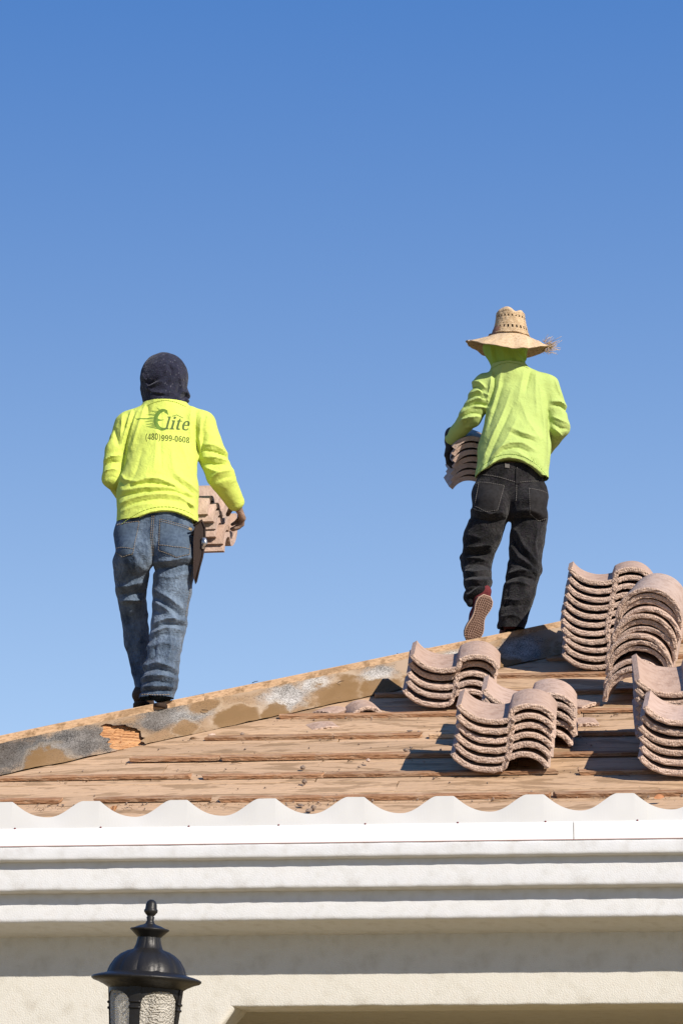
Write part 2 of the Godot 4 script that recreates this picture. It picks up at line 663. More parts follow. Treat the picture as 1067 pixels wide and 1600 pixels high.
func build_roof(house: Node3D) -> void:
	# the sheathing under the boards: two slopes meeting at the hip, and the slopes beyond
	var st := st_new()
	st.set_smooth_group(-1)
	var drop := slope_n * 0.028
	var e0 := on_roof(LEFT_X, FRONT_Z - 0.01) - drop
	var e1 := on_roof(3.4, FRONT_Z - 0.01) - drop
	var zr := -17.05
	var r0 := on_roof(zr * -1.0 - 15.88, zr) - drop
	var r1 := on_roof(3.4, zr) - drop
	quad(st, e0, e1, r1, r0)
	var b0 := Vector3(LEFT_X, e0.y, -22.07)
	var b1 := Vector3(3.4, e0.y, -22.07)
	tri(st, b0, e0, r0)
	quad(st, b1, b0, r0, r1)
	tri(st, e1, b1, r1)
	quad(st, e0, b0, b1, e1)
	var deck := put("roof_deck", done(st), M.dark_wood, house)
	deck.set_meta("label", "stripped roof deck of bare boards and nailing battens")

	# deck boards, in courses up the slope; their left ends are cut along the hip
	var turn := basis_of(Vector3.RIGHT, slope_n)
	var step := 0.182
	var first := -12.95 + step * 5
	for row in 22:
		var zf := first - step * row        # front edge of this board
		var zb := zf - step
		if zb < -16.9:
			break
		var x_end := 3.35
		var left_f := -15.93 - zf
		var left_b := -15.93 - zb
		if zf > FRONT_Z - 0.012:
			zf = FRONT_Z - 0.012
			left_f = -15.93 - zf
		var cuts := [left_f]
		var x := left_f + randf_range(0.7, 2.2)
		while x < x_end - 0.5:
			cuts.append(x)
			x += randf_range(1.3, 2.6)
		cuts.append(x_end)
		var wide := (zf - zb) / cos(atan(PITCH_RATIO))
		var visible_gap: float = 0.009 if row in [5, 10] else randf_range(0.0012, 0.0035)
		for i in cuts.size() - 1:
			var xa: float = cuts[i] + (0.0 if i == 0 else 0.0016)
			var xb: float = cuts[i + 1] - 0.0016
			var skew: float = left_b - left_f if i == 0 else 0.0
			var m := plank_mesh(0.0, skew, xb - xa, xb - xa, wide - visible_gap, 0.022, 0.0025, randf_range(-0.001, 0.003), 0.003)
			var o := put("plank", m, M.boards[randi() % 5], deck)
			var tilt := randf_range(-0.008, 0.008)
			o.transform = Transform3D(turn * Basis(Vector3.RIGHT, tilt), on_roof(xa, zb, randf_range(-0.003, 0.0015)))

	# battens: [z, x from, x to, material]
	var rows := [
		[Vector3(-2.831, 3.2093, -12.4707), -3.3, -2.5672, 0], [Vector3(-2.831, 3.2093, -12.4707), -2.4164, -1.9255, 1], [Vector3(-1.3763, 3.2032, -12.4546), -1.8848, -0.5040, 0], [Vector3(-1.3763, 3.2032, -12.4546), -0.4828, 3.2, 1],
		[Vector3(-2.9214, 3.3576, -12.8577), -3.0, -2.0794, 0], [Vector3(-1.5108, 3.3513, -12.8412), -2.0233, -1.4979, 3], [Vector3(-1.5108, 3.3513, -12.8412), -1.4923, -0.4853, 1], [Vector3(-0.5172, 3.3454, -12.8261), -0.3951, 3.2, 0],
		[Vector3(-1.7807, 3.4832, -13.1856), -2.3978, -1.9985, 3], [Vector3(-1.7807, 3.4832, -13.1856), -1.9928, -0.9265, 0], [Vector3(-0.6973, 3.4677, -13.1454), -0.8897, 3.2, 1],
		[Vector3(-1.5967, 3.63, -13.5691), -2.1223, -1.5390, 1], [Vector3(-1.5967, 3.63, -13.5691), -1.5331, -1.1336, 0], [Vector3(-1.0376, 3.6224, -13.5491), -1.0956, -0.9640, 2], [Vector3(-0.4276, 3.618, -13.5377), -0.9085, 3.2, 0],
		[Vector3(-1.3428, 3.7916, -13.9909), -1.8306, -0.9929, 3], [Vector3(-0.5595, 3.7894, -13.9852), -0.9748, -0.4254, 1], [Vector3(-0.3805, 3.7944, -13.9982), -0.4163, 3.2, 3],
		[Vector3(0, 0, -14.42), -1.42, 3.2, 0], [Vector3(0, 0, -14.81), -1.02, 3.2, 1], [Vector3(0, 0, -15.2), -0.62, 3.2, 0], [Vector3(0, 0, -15.6), -0.2, 3.2, 3], [Vector3(0, 0, -16.0), 0.2, 3.2, 0],
	]
	for r in rows:
		var xa: float = maxf(r[1], -15.9 - r[0].z)
		var m := plank_mesh(0.0, randf_range(-0.01, 0.01), r[2] - xa, r[2] - xa + randf_range(-0.012, 0.008), 0.04, randf_range(0.015, 0.022), 0.003, randf_range(-0.002, 0.002), 0.010)
		var o := put("batten", m, M.battens[r[3]], deck)
		o.transform = Transform3D(turn * Basis(Vector3.UP, randf_range(-0.002, 0.002)), on_roof(xa, r[0].z - 0.02, 0.0195))

	build_hip(house)


# the hip: nailers under a flat cap board, the front side wrapped in stained underlayment
func hip_point(t: float, fwd: float, up: float) -> Vector3:
	return Vector3(-2.3791, 3.8119, -13.6212) + HIP * t + Vector3(0.7071, 0, 0.7071) * fwd + Vector3.UP * up


func build_hip(house: Node3D) -> void:
	var along := HIP.normalized()
	var turn := Basis(along, Vector3(-along.y * 0.7071, sqrt(1.0 - along.y * along.y), along.y * 0.7071), Vector3(0.7071, 0, 0.7071))
	# cap boards
	var ends := [-1.9, -0.62, 0.205, 1.18, 1.96, 3.4]
	for i in ends.size() - 1:
		var len_: float = (ends[i + 1] - ends[i]) * HIP.length() - 0.003
		var m := plank_mesh(0.0, randf_range(-0.008, 0.008), len_, len_ + randf_range(-0.004, 0.004), 0.135, 0.036, 0.004, randf_range(-0.003, 0.002), 0.005)
		var o := put("hip_cap_board", m, M.hip_wood, house)
		o.transform = Transform3D(turn, hip_point(ends[i], -0.135, randf_range(-0.002, 0.002)))
	# nailer below, seen only where the wrapping has torn away
	var nail := plank_mesh(0.0, 0.0, 5.3 * HIP.length(), 5.3 * HIP.length(), 0.09, 0.17, 0.004)
	put("hip_nailer", nail, M.raw_wood, house).transform = Transform3D(turn, hip_point(-1.9, -0.095, -0.04))
	# wrapping, in three sheets, from under the cap board down to the deck
	var strips := [[-1.8, -0.205, 0.0, 0.02], [-0.155, 0.44, 0.018, 0.004], [0.433, 2.6, 0.004, 0.0]]
	var paint := wrap_material()
	var n := noise(55, 5.0, 3)
	var rag := noise(56, 26.0, 3)
	for s in strips.size():
		var st := st_new()
		st.set_smooth_group(0)
		var cols := int((strips[s][1] - strips[s][0]) / 0.012)
		var rows := 16
		var grid := []
		for i in cols + 1:
			var col := []
			for j in rows + 1:
				var v := float(j) / rows       # 0 at the top
				var t: float = lerpf(strips[s][0], strips[s][1], float(i) / cols)
				# torn ends
				if s == 0:
					var e: float = strips[s][1] + 0.03 * rag.get_noise_2d(v * 0.35, 3.0) - 0.02 * smoothstep(0.2, 0.5, v) + 0.05 * v * v - 0.035 * smoothstep(0.0, 0.12, v) + 0.03
					t = lerpf(strips[s][0], e, float(i) / cols)
				elif s == 1:
					var e0: float = -0.125 + 0.034 * rag.get_noise_2d(v * 0.5, 9.0) - 0.085 * (1.0 - smoothstep(0.05, 0.3, v)) + 0.05 * smoothstep(0.25, 0.6, v)
					t = lerpf(e0, strips[s][1] + 0.01 * sin(v * 5.0), float(i) / cols)
				else:
					t = lerpf(strips[s][0] + 0.012 * sin(v * 5.0 + 0.3), strips[s][1], float(i) / cols)
				var bottom := -0.178 + 0.006 * rag.get_noise_1d(t * 0.25)
				var up := lerpf(-0.034 + 0.004 * rag.get_noise_1d(t * 0.7 + 9.0), bottom, v)
				var fwd := lerpf(0.004, 0.082, pow(v, 1.25)) + 0.016 * n.get_noise_2d(t, v * 0.12) * sin(PI * minf(v * 0.8 + 0.1, 1.0))
				# the loose end of a sheet curls off the wood
				if s == 1:
					fwd += 0.022 * exp(-pow((t + 0.12) / 0.06, 2.0)) + 0.012 * exp(-pow((t - 0.44) / 0.03, 2.0)) * v
				if s == 0:
					fwd += 0.008 * exp(-pow((t + 0.17) / 0.05, 2.0))
				col.append(Vector3(t, up, fwd))
			grid.append(col)
		for side in [0, 1]:
			for i in cols:
				for j in rows:
					var q := []
					for c in [[i, j + 1], [i + 1, j + 1], [i + 1, j], [i, j]]:
						var g: Vector3 = grid[c[0]][c[1]]
						q.append([hip_point(g.x, g.z - side * 0.004, g.y), Vector2((g.x + 1.9) / 4.6, float(c[1]) / rows)])
					var order := [0, 2, 1, 0, 3, 2] if side == 0 else [0, 1, 2, 0, 2, 3]
					for k in order:
						st.set_uv(q[k][1])
						st.add_vertex(q[k][0])
		st.generate_normals()
		var o := put("hip_wrapping", st.commit(), paint, house)
		if s == 0:
			o.set_meta("label", "grey gritty underlayment torn off at its right end")
	# splintered face of the nailer where the wrapping is gone
	var sp := st_new()
	sp.set_smooth_group(0)
	var shred := noise(57, 1.0, 3)
	for i in 40:
		for j in 24:
			var q := []
			for c in [[i, j + 1], [i + 1, j + 1], [i + 1, j], [i, j]]:
				var t := lerpf(-0.30, 0.0, c[0] / 40.0)
				var v: float = c[1] / 24.0
				var f := lerpf(-0.006, 0.066, pow(v, 1.25)) + 0.012 * shred.get_noise_2d(t * 5.0, v * 34.0 + t * 26.0) - 0.004 * smoothstep(-0.12, 0.0, t)
				q.append(hip_point(t, f, lerpf(-0.036, -0.18, v)))
			quad(sp, q[0], q[1], q[2], q[3])
	var torn := put("splintered_wood", done(sp), M.raw_wood, house)
	torn.set_meta("label", "splintered orange wood bared by the torn wrapping")
	# nails left in the wrapping and the cap
	var nm := st_new()
	add_tube(nm, [Vector3.ZERO, Vector3(0.012, 0.006, 0.012), Vector3(0.026, 0.008, 0.016)], 0.002, 0.0016, 6)
	var nail_mesh := done(nm)
	for p in [[0.75, 0.04, -0.08, 0.3], [0.18, 0.03, -0.075, 1.0], [-0.62, -0.01, 0.006, 2.2], [0.42, -0.03, 0.004, 0.2], [1.05, -0.02, 0.004, 2.0]]:
		var o := put("nail", nail_mesh, M.dark_wood, house)
		o.position = hip_point(p[0], p[1], p[2])
		o.rotation = Vector3(p[3] * 0.5, p[3], 0.0)


# grey grit with brown stains where the mortar of the ridge tiles sat
func wrap_material() -> StandardMaterial3D:
	var w := 1536
	var h := 96
	var im := Image.create(w, h, false, Image.FORMAT_RGB8)
	var n := noise(71, 1.0, 4)
	var g := noise(72, 60.0, 2)
	var tan_ := Color(0.33, 0.25, 0.18)
	var brown := Color(0.17, 0.10, 0.042)
	var amber := Color(0.255, 0.165, 0.092)
	# stains: [t, v, half width, half height, brown or grey share]
	var domes := [[-0.43, 1.05, 0.095, 0.62], [0.10, 0.75, 0.05, 0.3], [0.31, 1.05, 0.10, 0.72], [0.46, 1.1, 0.06, 0.6], [0.19, 0.16, 0.07, 0.26], [0.76, 1.02, 0.15, 0.86], [0.93, 0.92, 0.10, 0.5], [1.2, 0.9, 0.16, 0.6], [1.44, 1.0, 0.12, 0.5], [1.95, 0.9, 0.2, 0.6], [-1.2, 1.0, 0.15, 0.7]]
	var greys := [[-0.62, 0.45, 0.34, 0.75, 0.075], [-0.33, 0.48, 0.22, 0.66, 0.12], [0.03, 0.30, 0.17, 0.42, 0.13], [0.14, 0.35, 0.12, 0.36, 0.22], [0.52, 0.45, 0.12, 0.55, 0.34], [0.93, 0.35, 0.10, 0.42, 0.30], [0.66, 0.2, 0.1, 0.3, 0.36], [1.60, 0.5, 0.13, 0.55, 0.3], [1.30, 0.3, 0.1, 0.3, 0.36]]
	for y in h:
		var v := (y + 0.5) / h
		for x in w:
			var t := (x + 0.5) / w * 4.6 - 1.9
			var a := n.get_noise_2d(t * 3.0, v * 1.0)
			var b := n.get_noise_2d(t * 11.0 + 20.0, v * 2.2)
			var grain := g.get_noise_2d(t * 4.0, v * 0.8)
			var c := tan_.lerp(amber, clampf(0.45 + a * 1.3 + v * 0.25, 0.0, 1.0))
			for s in greys:
				var d := sqrt(pow((t - s[0]) / s[2], 2.0) + pow((v - s[1]) / s[3], 2.0)) + b * 0.35 + grain * 0.3
				var k := clampf((1.0 - d) * 2.6, 0.0, 1.0)
				var tone: float = s[4] * (1.0 + grain * 1.6 + b * 0.5)
				c = c.lerp(Color(tone, tone * 0.97, tone * 0.93), k * 0.92)
			for s in domes:
				var d := sqrt(pow((t - s[0]) / s[2], 2.0) + pow((v - s[1]) / s[3], 2.0)) + b * 0.34 + grain * 0.10 + a * 0.2
				var k := clampf((1.0 - d) * 6.0, 0.0, 1.0)
				var rim := exp(-pow((d - 1.06) * 9.0, 2.0)) * 0.22
				c = c.lerp(Color(0.46, 0.37, 0.27), rim)
				c = c.lerp(brown.lerp(amber, clampf(0.25 + a * 0.8 + grain * 0.25, 0.0, 1.0)), k * 0.93)
			if grain > 0.42 and a > 0.05:
				c = c.lerp(Color(0.05, 0.035, 0.025), 0.6)
			im.set_pixel(x, y, Color(maxf(c.r, 0.01), maxf(c.g, 0.01), maxf(c.b, 0.008)).linear_to_srgb())
	var m := mat(Color.WHITE, 0.92)
	m.albedo_texture = ImageTexture.create_from_image(im)
	m.texture_repeat = false
	bump(m, m.albedo_texture, 0.25)
	return m


# ---------------------------------------------------------------- roof tiles

# closed slab that follows a cross-section (x, y of the upper face, left to right); z runs towards the front end
func tile_mesh(prof: Array, len_: float, thick: float, seed_: int, taper := 0.0) -> ArrayMesh:
	var n := noise(seed_, 30.0, 3)
	var big := noise(seed_ + 5, 6.0, 2)
	var top := []
	var bot := []
	var cnt := prof.size()
	for i in cnt:
		var p: Vector2 = prof[i]
		var d: Vector2 = (prof[mini(i + 1, cnt - 1)] - prof[maxi(i - 1, 0)]).normalized()
		var nn := Vector2(-d.y, d.x)
		top.append(p)
		bot.append(p - nn * thick)
	var rows := [0.0, 0.03, 0.2, 0.4, 0.6, 0.8, 0.93, 0.985, 1.0]
	var faces := SurfaceTool.new()
	faces.begin(Mesh.PRIMITIVE_TRIANGLES)
	faces.set_smooth_group(0)
	var pt := func(i: int, r: int, layer: int) -> Vector3:
		var p: Vector2 = top[i] if layer == 0 else bot[i]
		var z: float = (rows[r] - 0.5) * len_
		var w: float = 1.0 - taper * (1.0 - rows[r])
		var y: float = p.y * w + big.get_noise_3d(p.x, p.y, z) * 0.0025
		if r == rows.size() - 1:
			# the cut front end is ragged
			z += n.get_noise_3d(p.x * 3.0, p.y * 3.0, layer * 0.35) * 0.007
			y += n.get_noise_3d(p.x * 3.0 + 9.0, p.y * 3.0, layer * 0.35) * 0.003
		elif r == rows.size() - 2:
			y += n.get_noise_3d(p.x * 3.0 + 9.0, p.y * 3.0, layer * 0.35) * 0.0015
		return Vector3(p.x * w, y, z)
	for r in rows.size() - 1:
		for i in cnt - 1:
			quad(faces, pt.call(i, r + 1, 0), pt.call(i + 1, r + 1, 0), pt.call(i + 1, r, 0), pt.call(i, r, 0))
	faces.set_smooth_group(1)
	for r in rows.size() - 1:
		for i in cnt - 1:
			quad(faces, pt.call(i, r, 1), pt.call(i + 1, r, 1), pt.call(i + 1, r + 1, 1), pt.call(i, r + 1, 1))
	faces.set_smooth_group(2)
	for r in rows.size() - 1:
		quad(faces, pt.call(0, r, 1), pt.call(0, r + 1, 1), pt.call(0, r + 1, 0), pt.call(0, r, 0))
	faces.set_smooth_group(3)
	for r in rows.size() - 1:
		quad(faces, pt.call(cnt - 1, r + 1, 1), pt.call(cnt - 1, r, 1), pt.call(cnt - 1, r, 0), pt.call(cnt - 1, r + 1, 0))
	faces.set_smooth_group(4)
	for i in cnt - 1:
		quad(faces, pt.call(i + 1, 0, 1), pt.call(i, 0, 1), pt.call(i, 0, 0), pt.call(i + 1, 0, 0))
	faces.generate_normals()
	var mesh := faces.commit()
	# front end: a lumpy face of five rows
	var st := st_new()
	st.set_smooth_group(0)
	var last := rows.size() - 1
	var sub := 6
	var grid := []
	for i in cnt:
		var col := []
		var a: Vector3 = pt.call(i, last, 1)
		var b: Vector3 = pt.call(i, last, 0)
		for k in sub + 1:
			var p := a.lerp(b, float(k) / sub)
			if k > 0 and k < sub:
				p += Vector3(0, 0, 0.0035 + n.get_noise_3d(p.x * 3.4, p.y * 3.4, 2.0) * 0.007)
			col.append(p)
		grid.append(col)
	for i in cnt - 1:
		for k in sub:
			quad(st, grid[i][k], grid[i + 1][k], grid[i + 1][k + 1], grid[i][k + 1])
	st.generate_normals()
	st.commit(mesh)
	return mesh


func s_profile(width: float) -> Array:
	var keys := [Vector2(0, 0.000), Vector2(0.02, -0.012), Vector2(0.09, -0.038), Vector2(0.18, -0.056), Vector2(0.29, -0.066), Vector2(0.40, -0.067), Vector2(0.475, -0.062), Vector2(0.487, -0.060), Vector2(0.515, -0.026), Vector2(0.53, -0.020), Vector2(0.60, -0.007), Vector2(0.68, 0.000), Vector2(0.76, 0.000), Vector2(0.84, -0.007), Vector2(0.91, -0.022), Vector2(0.965, -0.043), Vector2(1.0, -0.064)]
	var out := []
	for i in keys.size() - 1:
		var k := 3
		for j in k:
			var p: Vector2 = keys[i].lerp(keys[i + 1], float(j) / k)
			if i != 7 and i != 6 and i != 8:
				p = keys[i].cubic_interpolate(keys[i + 1], keys[maxi(i - 1, 0)], keys[i + 2] if i + 2 < keys.size() else keys[i + 1], float(j) / k)
			out.append(Vector2((p.x - 0.5) * width, p.y))
	out.append(Vector2(0.5 * width, keys[-1].y))
	return out


func barrel_profile(r: float, from_deg: float, to_deg: float) -> Array:
	var out := []
	for i in 33:
		var a := deg_to_rad(lerpf(from_deg, to_deg, i / 32.0))
		out.append(Vector2(sin(a) * r, cos(a) * r))
	return out


const ORDINAL := ["topmost", "second from the top", "third from the top", "fourth from the top", "fifth from the top", "sixth from the top", "seventh from the top", "eighth from the top", "ninth from the top", "tenth from the top", "eleventh from the top", "twelfth from the top", "thirteenth from the top"]
var s_tiles := []
var barrels := []


func place_tile(called: String, kinds: Array, where: Transform3D, label: String, group: String) -> MeshInstance3D:
	var v := randi() % kinds.size()
	var o := MeshInstance3D.new()
	o.name = numbered(called)
	o.mesh = kinds[v]
	var tone := randi() % 4
	o.set_surface_override_material(0, M.tiles[tone])
	o.set_surface_override_material(1, M.tile_ends[tone])
	add_child(o, true)
	o.transform = where
	tag(o, label, "roof tile", group)
	o.set_meta("kind", "thing")
	return o


# a pile of tiles: foot is the lower left front corner of the lowest tile, frame its axes (x across, y through the pile, z to the front)
func pile(kinds: Array, called: String, foot: Vector3, frame: Basis, count: int, pitch: float, corner: Vector3, shift: Array, text: String, group: String, wobble := 0.006, from_top := 0) -> void:
	for i in count:
		var sh: Vector3 = Vector3.ZERO
		if i < shift.size():
			sh = shift[i]
		elif shift.size():
			sh = shift[-1]
		var local := -corner + Vector3(0, pitch * i, 0) + sh + Vector3(randf_range(-1, 1), 0, randf_range(-1, 1)) * wobble
		var tw := Basis(Vector3.UP, randf_range(-1, 1) * wobble * 2.5) * Basis(Vector3.FORWARD, randf_range(-0.008, 0.008))
		place_tile(called, kinds, Transform3D(frame * tw, foot + frame * local), text % ORDINAL[count - 1 - i + from_top], group)


func shifts(list: Array) -> Array:
	return list.map(func(v): return Vector3(v[0], 0, v[1]))


func build_tiles() -> void:
	var width := 0.405
	for i in 5:
		s_tiles.append(tile_mesh(s_profile(width), 0.42, 0.0245, 100 + i * 7))
		barrels.append(tile_mesh(barrel_profile(0.158, -88.0, 88.0), 0.42, 0.022, 200 + i * 7, 0.16))
	var slope := basis_of(Vector3.RIGHT, slope_n)
	var corner := Vector3(-0.5 * width, -0.075, 0.21)   # lower left front corner of an S tile, measured at the pan's underside

	var front := slope * Basis(Vector3.UP, deg_to_rad(1.5)) * Basis(Vector3.FORWARD, deg_to_rad(1.0)) * Basis(Vector3.RIGHT, deg_to_rad(-3.0))
	pile(s_tiles, "pantile", Vector3(-0.9192, 3.3696, -12.7774), front, 6, 0.0415, corner, shifts([[0.0, 0.0], [0.008, 0.004], [0.012, -0.002], [0.02, 0.0], [0.024, 0.004], [0.03, 0.0]]), "tan S-shaped tile, %s in the six-tile pile nearest the eave", "tiles in the front pile", 0.004)

	var left := slope * Basis(Vector3.UP, deg_to_rad(3)) * Basis(Vector3.FORWARD, deg_to_rad(2.0)) * Basis(Vector3.RIGHT, deg_to_rad(-2.0))
	pile(s_tiles, "pantile", Vector3(-1.2369, 3.8623, -14.0636), left, 5, 0.0415, corner, shifts([[0.0, 0.0], [0.010, 0.004], [0.018, 0.0], [0.02, -0.03], [0.028, 0.01]]), "tan S-shaped tile, %s in the pile under the lifted shoe", "tiles in the left pile", 0.004)

	var mid := slope * Basis(Vector3.UP, deg_to_rad(1.5)) * Basis(Vector3.FORWARD, deg_to_rad(5.0)) * Basis(Vector3.RIGHT, deg_to_rad(-3.0))
	pile(s_tiles, "pantile", Vector3(-0.8291, 3.5641, -13.2851), mid, 5, 0.0405, corner, shifts([[0.0, 0.0], [0.004, -0.01], [0.004, 0.0], [0.0, 0.004], [-0.004, 0.0]]), "tan S-shaped tile, %s in the pile half hidden behind the front pile", "tiles in the middle pile", 0.005)

	var right_back := slope * Basis(Vector3.UP, deg_to_rad(2)) * Basis(Vector3.RIGHT, deg_to_rad(4.0))
	pile(s_tiles, "pantile", Vector3(-0.1363, 3.4911, -13.0947), right_back, 7, 0.0405, corner, shifts([[0.0, 0.0], [0.0, 0.0], [0.002, 0.0]]), "tan S-shaped tile, %s in the pile just below the ridge tiles", "tiles in the rear right pile", 0.002)

	var right_front := slope * Basis(Vector3.UP, deg_to_rad(-2)) * Basis(Vector3.RIGHT, deg_to_rad(-3.0))
	pile(s_tiles, "pantile", Vector3(-0.126, 3.3297, -12.6732), right_front, 6, 0.0425, corner, shifts([[0.0, 0.0], [0.008, 0.002], [0.006, -0.004], [0.01, 0.0], [0.014, -0.004], [0.03, 0.004]]), "tan S-shaped tile, %s in the pile at the photo's lower right", "tiles in the front right pile", 0.004)

	var tall := slope * Basis(Vector3.UP, deg_to_rad(1)) * Basis(Vector3.FORWARD, deg_to_rad(1.0)) * Basis(Vector3.RIGHT, deg_to_rad(-5.0))
	pile(s_tiles, "pantile", Vector3(-0.5137, 4.1607, -14.8428), tall, 11, 0.0422, corner, shifts([[0.0, 0.0], [0.0, 0.0], [0.004, 0.004], [-0.008, 0.0], [-0.004, 0.002], [0.002, 0.0], [0.008, 0.0], [0.014, 0.003], [0.02, 0.0], [0.028, 0.0], [0.034, 0.003], [0.04, 0.0]]), "tan S-shaped tile, %s in the tall pile against the hip", "tiles in the tall pile", 0.004)

	# half-round ridge tiles nested in one leaning pile, the three lowest a little apart
	var ridge := slope * Basis(Vector3.UP, deg_to_rad(-6.0)) * Basis(Vector3.RIGHT, deg_to_rad(3.0)) * Basis(Vector3.FORWARD, deg_to_rad(4.0))
	var rc := Vector3(-0.158, 0.0, 0.21)
	var lean := []
	for i in 13:
		lean.append(Vector3(0.0042 * i + 0.006 * sin(i * 2.3), (0.03 if i > 2 else 0.0), 0.012 * sin(i * 1.7) - 0.006 * i))
	pile(barrels, "half_round_tile", Vector3(-0.3285, 3.8606, -14.1152), ridge, 13, 0.031, rc, lean, "half-round ridge tile, %s in the leaning nested pile", "ridge tiles in the leaning pile", 0.006)

	# the pile that just shows beyond the leaning one, up the hip
	var beyond := Basis(Vector3.UP, deg_to_rad(38.0)) * Basis(Vector3.FORWARD, deg_to_rad(-4.0))
	pile(s_tiles, "pantile", Vector3(0.0408, 4.6052, -15.6993), beyond, 2, 0.041, Vector3(-0.2, -0.07, 0.21), [], "tan S-shaped tile, %s of two at the hip's upper end", "tiles at the top of the hip", 0.004)


# ---------------------------------------------------------------- cloth and bodies: distance fields meshed as surface nets

class Field:
	var o: Vector3
	var h: float
	var nx: int
	var ny: int
	var nz: int
	var d: PackedFloat32Array
	var relief: PackedFloat32Array

	func _init(lo: Vector3, hi: Vector3, cell: float) -> void:
		o = lo
		h = cell
		nx = int((hi.x - lo.x) / cell) + 2
		ny = int((hi.y - lo.y) / cell) + 2
		nz = int((hi.z - lo.z) / cell) + 2
		d.resize(nx * ny * nz)
		d.fill(1.0)
		relief.resize(nx * ny)

	# tapered limb from a to b, joined smoothly; depths are divided by fz to flatten it
	func bone(a: Vector3, b: Vector3, ra: float, rb: float, k := 0.02, fz := 1.0, carve := false) -> void:
		var m := maxf(ra, rb) + maxf(k, 0.02) + 0.012
		var lo := Vector3(minf(a.x, b.x) - m, minf(a.y, b.y) - m, minf(a.z, b.z) - m * fz)
		var hi := Vector3(maxf(a.x, b.x) + m, maxf(a.y, b.y) + m, maxf(a.z, b.z) + m * fz)
		var x0 := maxi(0, int((lo.x - o.x) / h))
		var x1 := mini(nx - 1, int((hi.x - o.x) / h) + 1)
		var y0 := maxi(0, int((lo.y - o.y) / h))
		var y1 := mini(ny - 1, int((hi.y - o.y) / h) + 1)
		var z0 := maxi(0, int((lo.z - o.z) / h))
		var z1 := mini(nz - 1, int((hi.z - o.z) / h) + 1)
		var aa := Vector3(a.x, a.y, a.z / fz)
		var ab := Vector3(b.x, b.y, b.z / fz) - aa
		var inv := 1.0 / maxf(ab.length_squared(), 1e-9)
		var dr := rb - ra
		var soft := 0.7 + 0.3 * fz if fz < 1.0 else 1.0
		for iz in range(z0, z1 + 1):
			var pz := (o.z + iz * h) / fz - aa.z
			for iy in range(y0, y1 + 1):
				var py := o.y + iy * h - aa.y
				var i := (iz * ny + iy) * nx + x0
				var px := o.x + x0 * h - aa.x
				for ix in range(x0, x1 + 1):
					var p := Vector3(px, py, pz)
					var t := clampf(p.dot(ab) * inv, 0.0, 1.0)
					var v := ((p - ab * t).length() - ra - dr * t) * soft
					var c := d[i]
					if carve:
						d[i] = maxf(c, -v)
					elif v < c + k:
						var e := maxf(k - absf(c - v), 0.0)
						d[i] = minf(c, v) - e * e / (4.0 * k)
					px += h
					i += 1

	# keep only what lies on the negative side of a plane
	func cut(point: Vector3, normal: Vector3, bend_x := 0.0) -> void:
		for iz in nz:
			for iy in ny:
				var row := o + Vector3(0, iy, iz) * h - point
				if maxf(row.dot(normal), (row + Vector3(nx * h, 0, 0)).dot(normal)) < -0.2:
					continue
				var i := (iz * ny + iy) * nx
				for ix in nx:
					var p := o + Vector3(ix, iy, iz) * h
					var v := (p - point).dot(normal) + bend_x * (p.x - point.x) * (p.x - point.x)
					if v > d[i]:
						d[i] = v
					i += 1

	# hollow the cloth out from a plane inwards, leaving a wall
	func hollow(point: Vector3, normal: Vector3, depth: float, wall: float) -> void:
		for iz in nz:
			for iy in ny:
				var row := o + Vector3(0, iy, iz) * h - point
				if maxf(row.dot(normal), (row + Vector3(nx * h, 0, 0)).dot(normal)) < -depth:
					continue
				var i := (iz * ny + iy) * nx
				for ix in nx:
					if d[i] < 0.0:
						var p := o + Vector3(ix, iy, iz) * h
						if (p - point).dot(normal) > -depth:
							d[i] = maxf(d[i], -(d[i] + wall))
					i += 1

	# a fold seen from behind: ridge (amp > 0) or furrow along a line in (x, y)
	func fold(amp: float, width: float, pts: Array) -> void:
		var total := 0.0
		for k in pts.size() - 1:
			total += pts[k].distance_to(pts[k + 1])
		var lo: Vector2 = pts[0]
		var hi: Vector2 = pts[0]
		for p in pts:
			lo = Vector2(minf(lo.x, p.x), minf(lo.y, p.y))
			hi = Vector2(maxf(hi.x, p.x), maxf(hi.y, p.y))
		var m := width * 2.6
		for iy in range(maxi(0, int((lo.y - m - o.y) / h)), mini(ny - 1, int((hi.y + m - o.y) / h) + 1) + 1):
			for ix in range(maxi(0, int((lo.x - m - o.x) / h)), mini(nx - 1, int((hi.x + m - o.x) / h) + 1) + 1):
				var p := Vector2(o.x + ix * h, o.y + iy * h)
				var best := 1e9
				var at := 0.0
				var run := 0.0
				for k in pts.size() - 1:
					var ab: Vector2 = pts[k + 1] - pts[k]
					var l := ab.length()
					var t: float = clampf((p - pts[k]).dot(ab) / (l * l), 0.0, 1.0)
					var dist: float = (p - pts[k] - ab * t).length()
					if dist < best:
						best = dist
						at = (run + t * l) / total
					run += l
				var q := best / width
				if q < 2.6:
					# sharp crest, soft flanks
					relief[iy * nx + ix] += amp * exp(-pow(q, 1.15)) * sqrt(maxf(sin(PI * (0.08 + 0.84 * at)), 0.0))

	# lay the folds on the side towards +z, and crumple everything a little
	func crumple(zmid: float, zslope: float, y_ref: float, n: FastNoiseLite, amp: float, squash := Vector3.ONE, n2: FastNoiseLite = null, amp2 := 0.0) -> void:
		for iz in nz:
			for iy in ny:
				var zz := zmid + zslope * (o.y + iy * h - y_ref)
				var w := clampf((o.z + iz * h - zz) / 0.05 + 0.5, 0.0, 1.0)
				var i := (iz * ny + iy) * nx
				var j := iy * nx
				for ix in nx:
					var c := d[i]
					if absf(c) < 0.034:
						var p := (o + Vector3(ix, iy, iz) * h) * squash
						c -= relief[j] * w + n.get_noise_3dv(p) * amp
						if n2:
							var r := n2.get_noise_3dv(p)
							c -= (1.0 - absf(r) * 2.0) * amp2
						d[i] = c
					i += 1
					j += 1

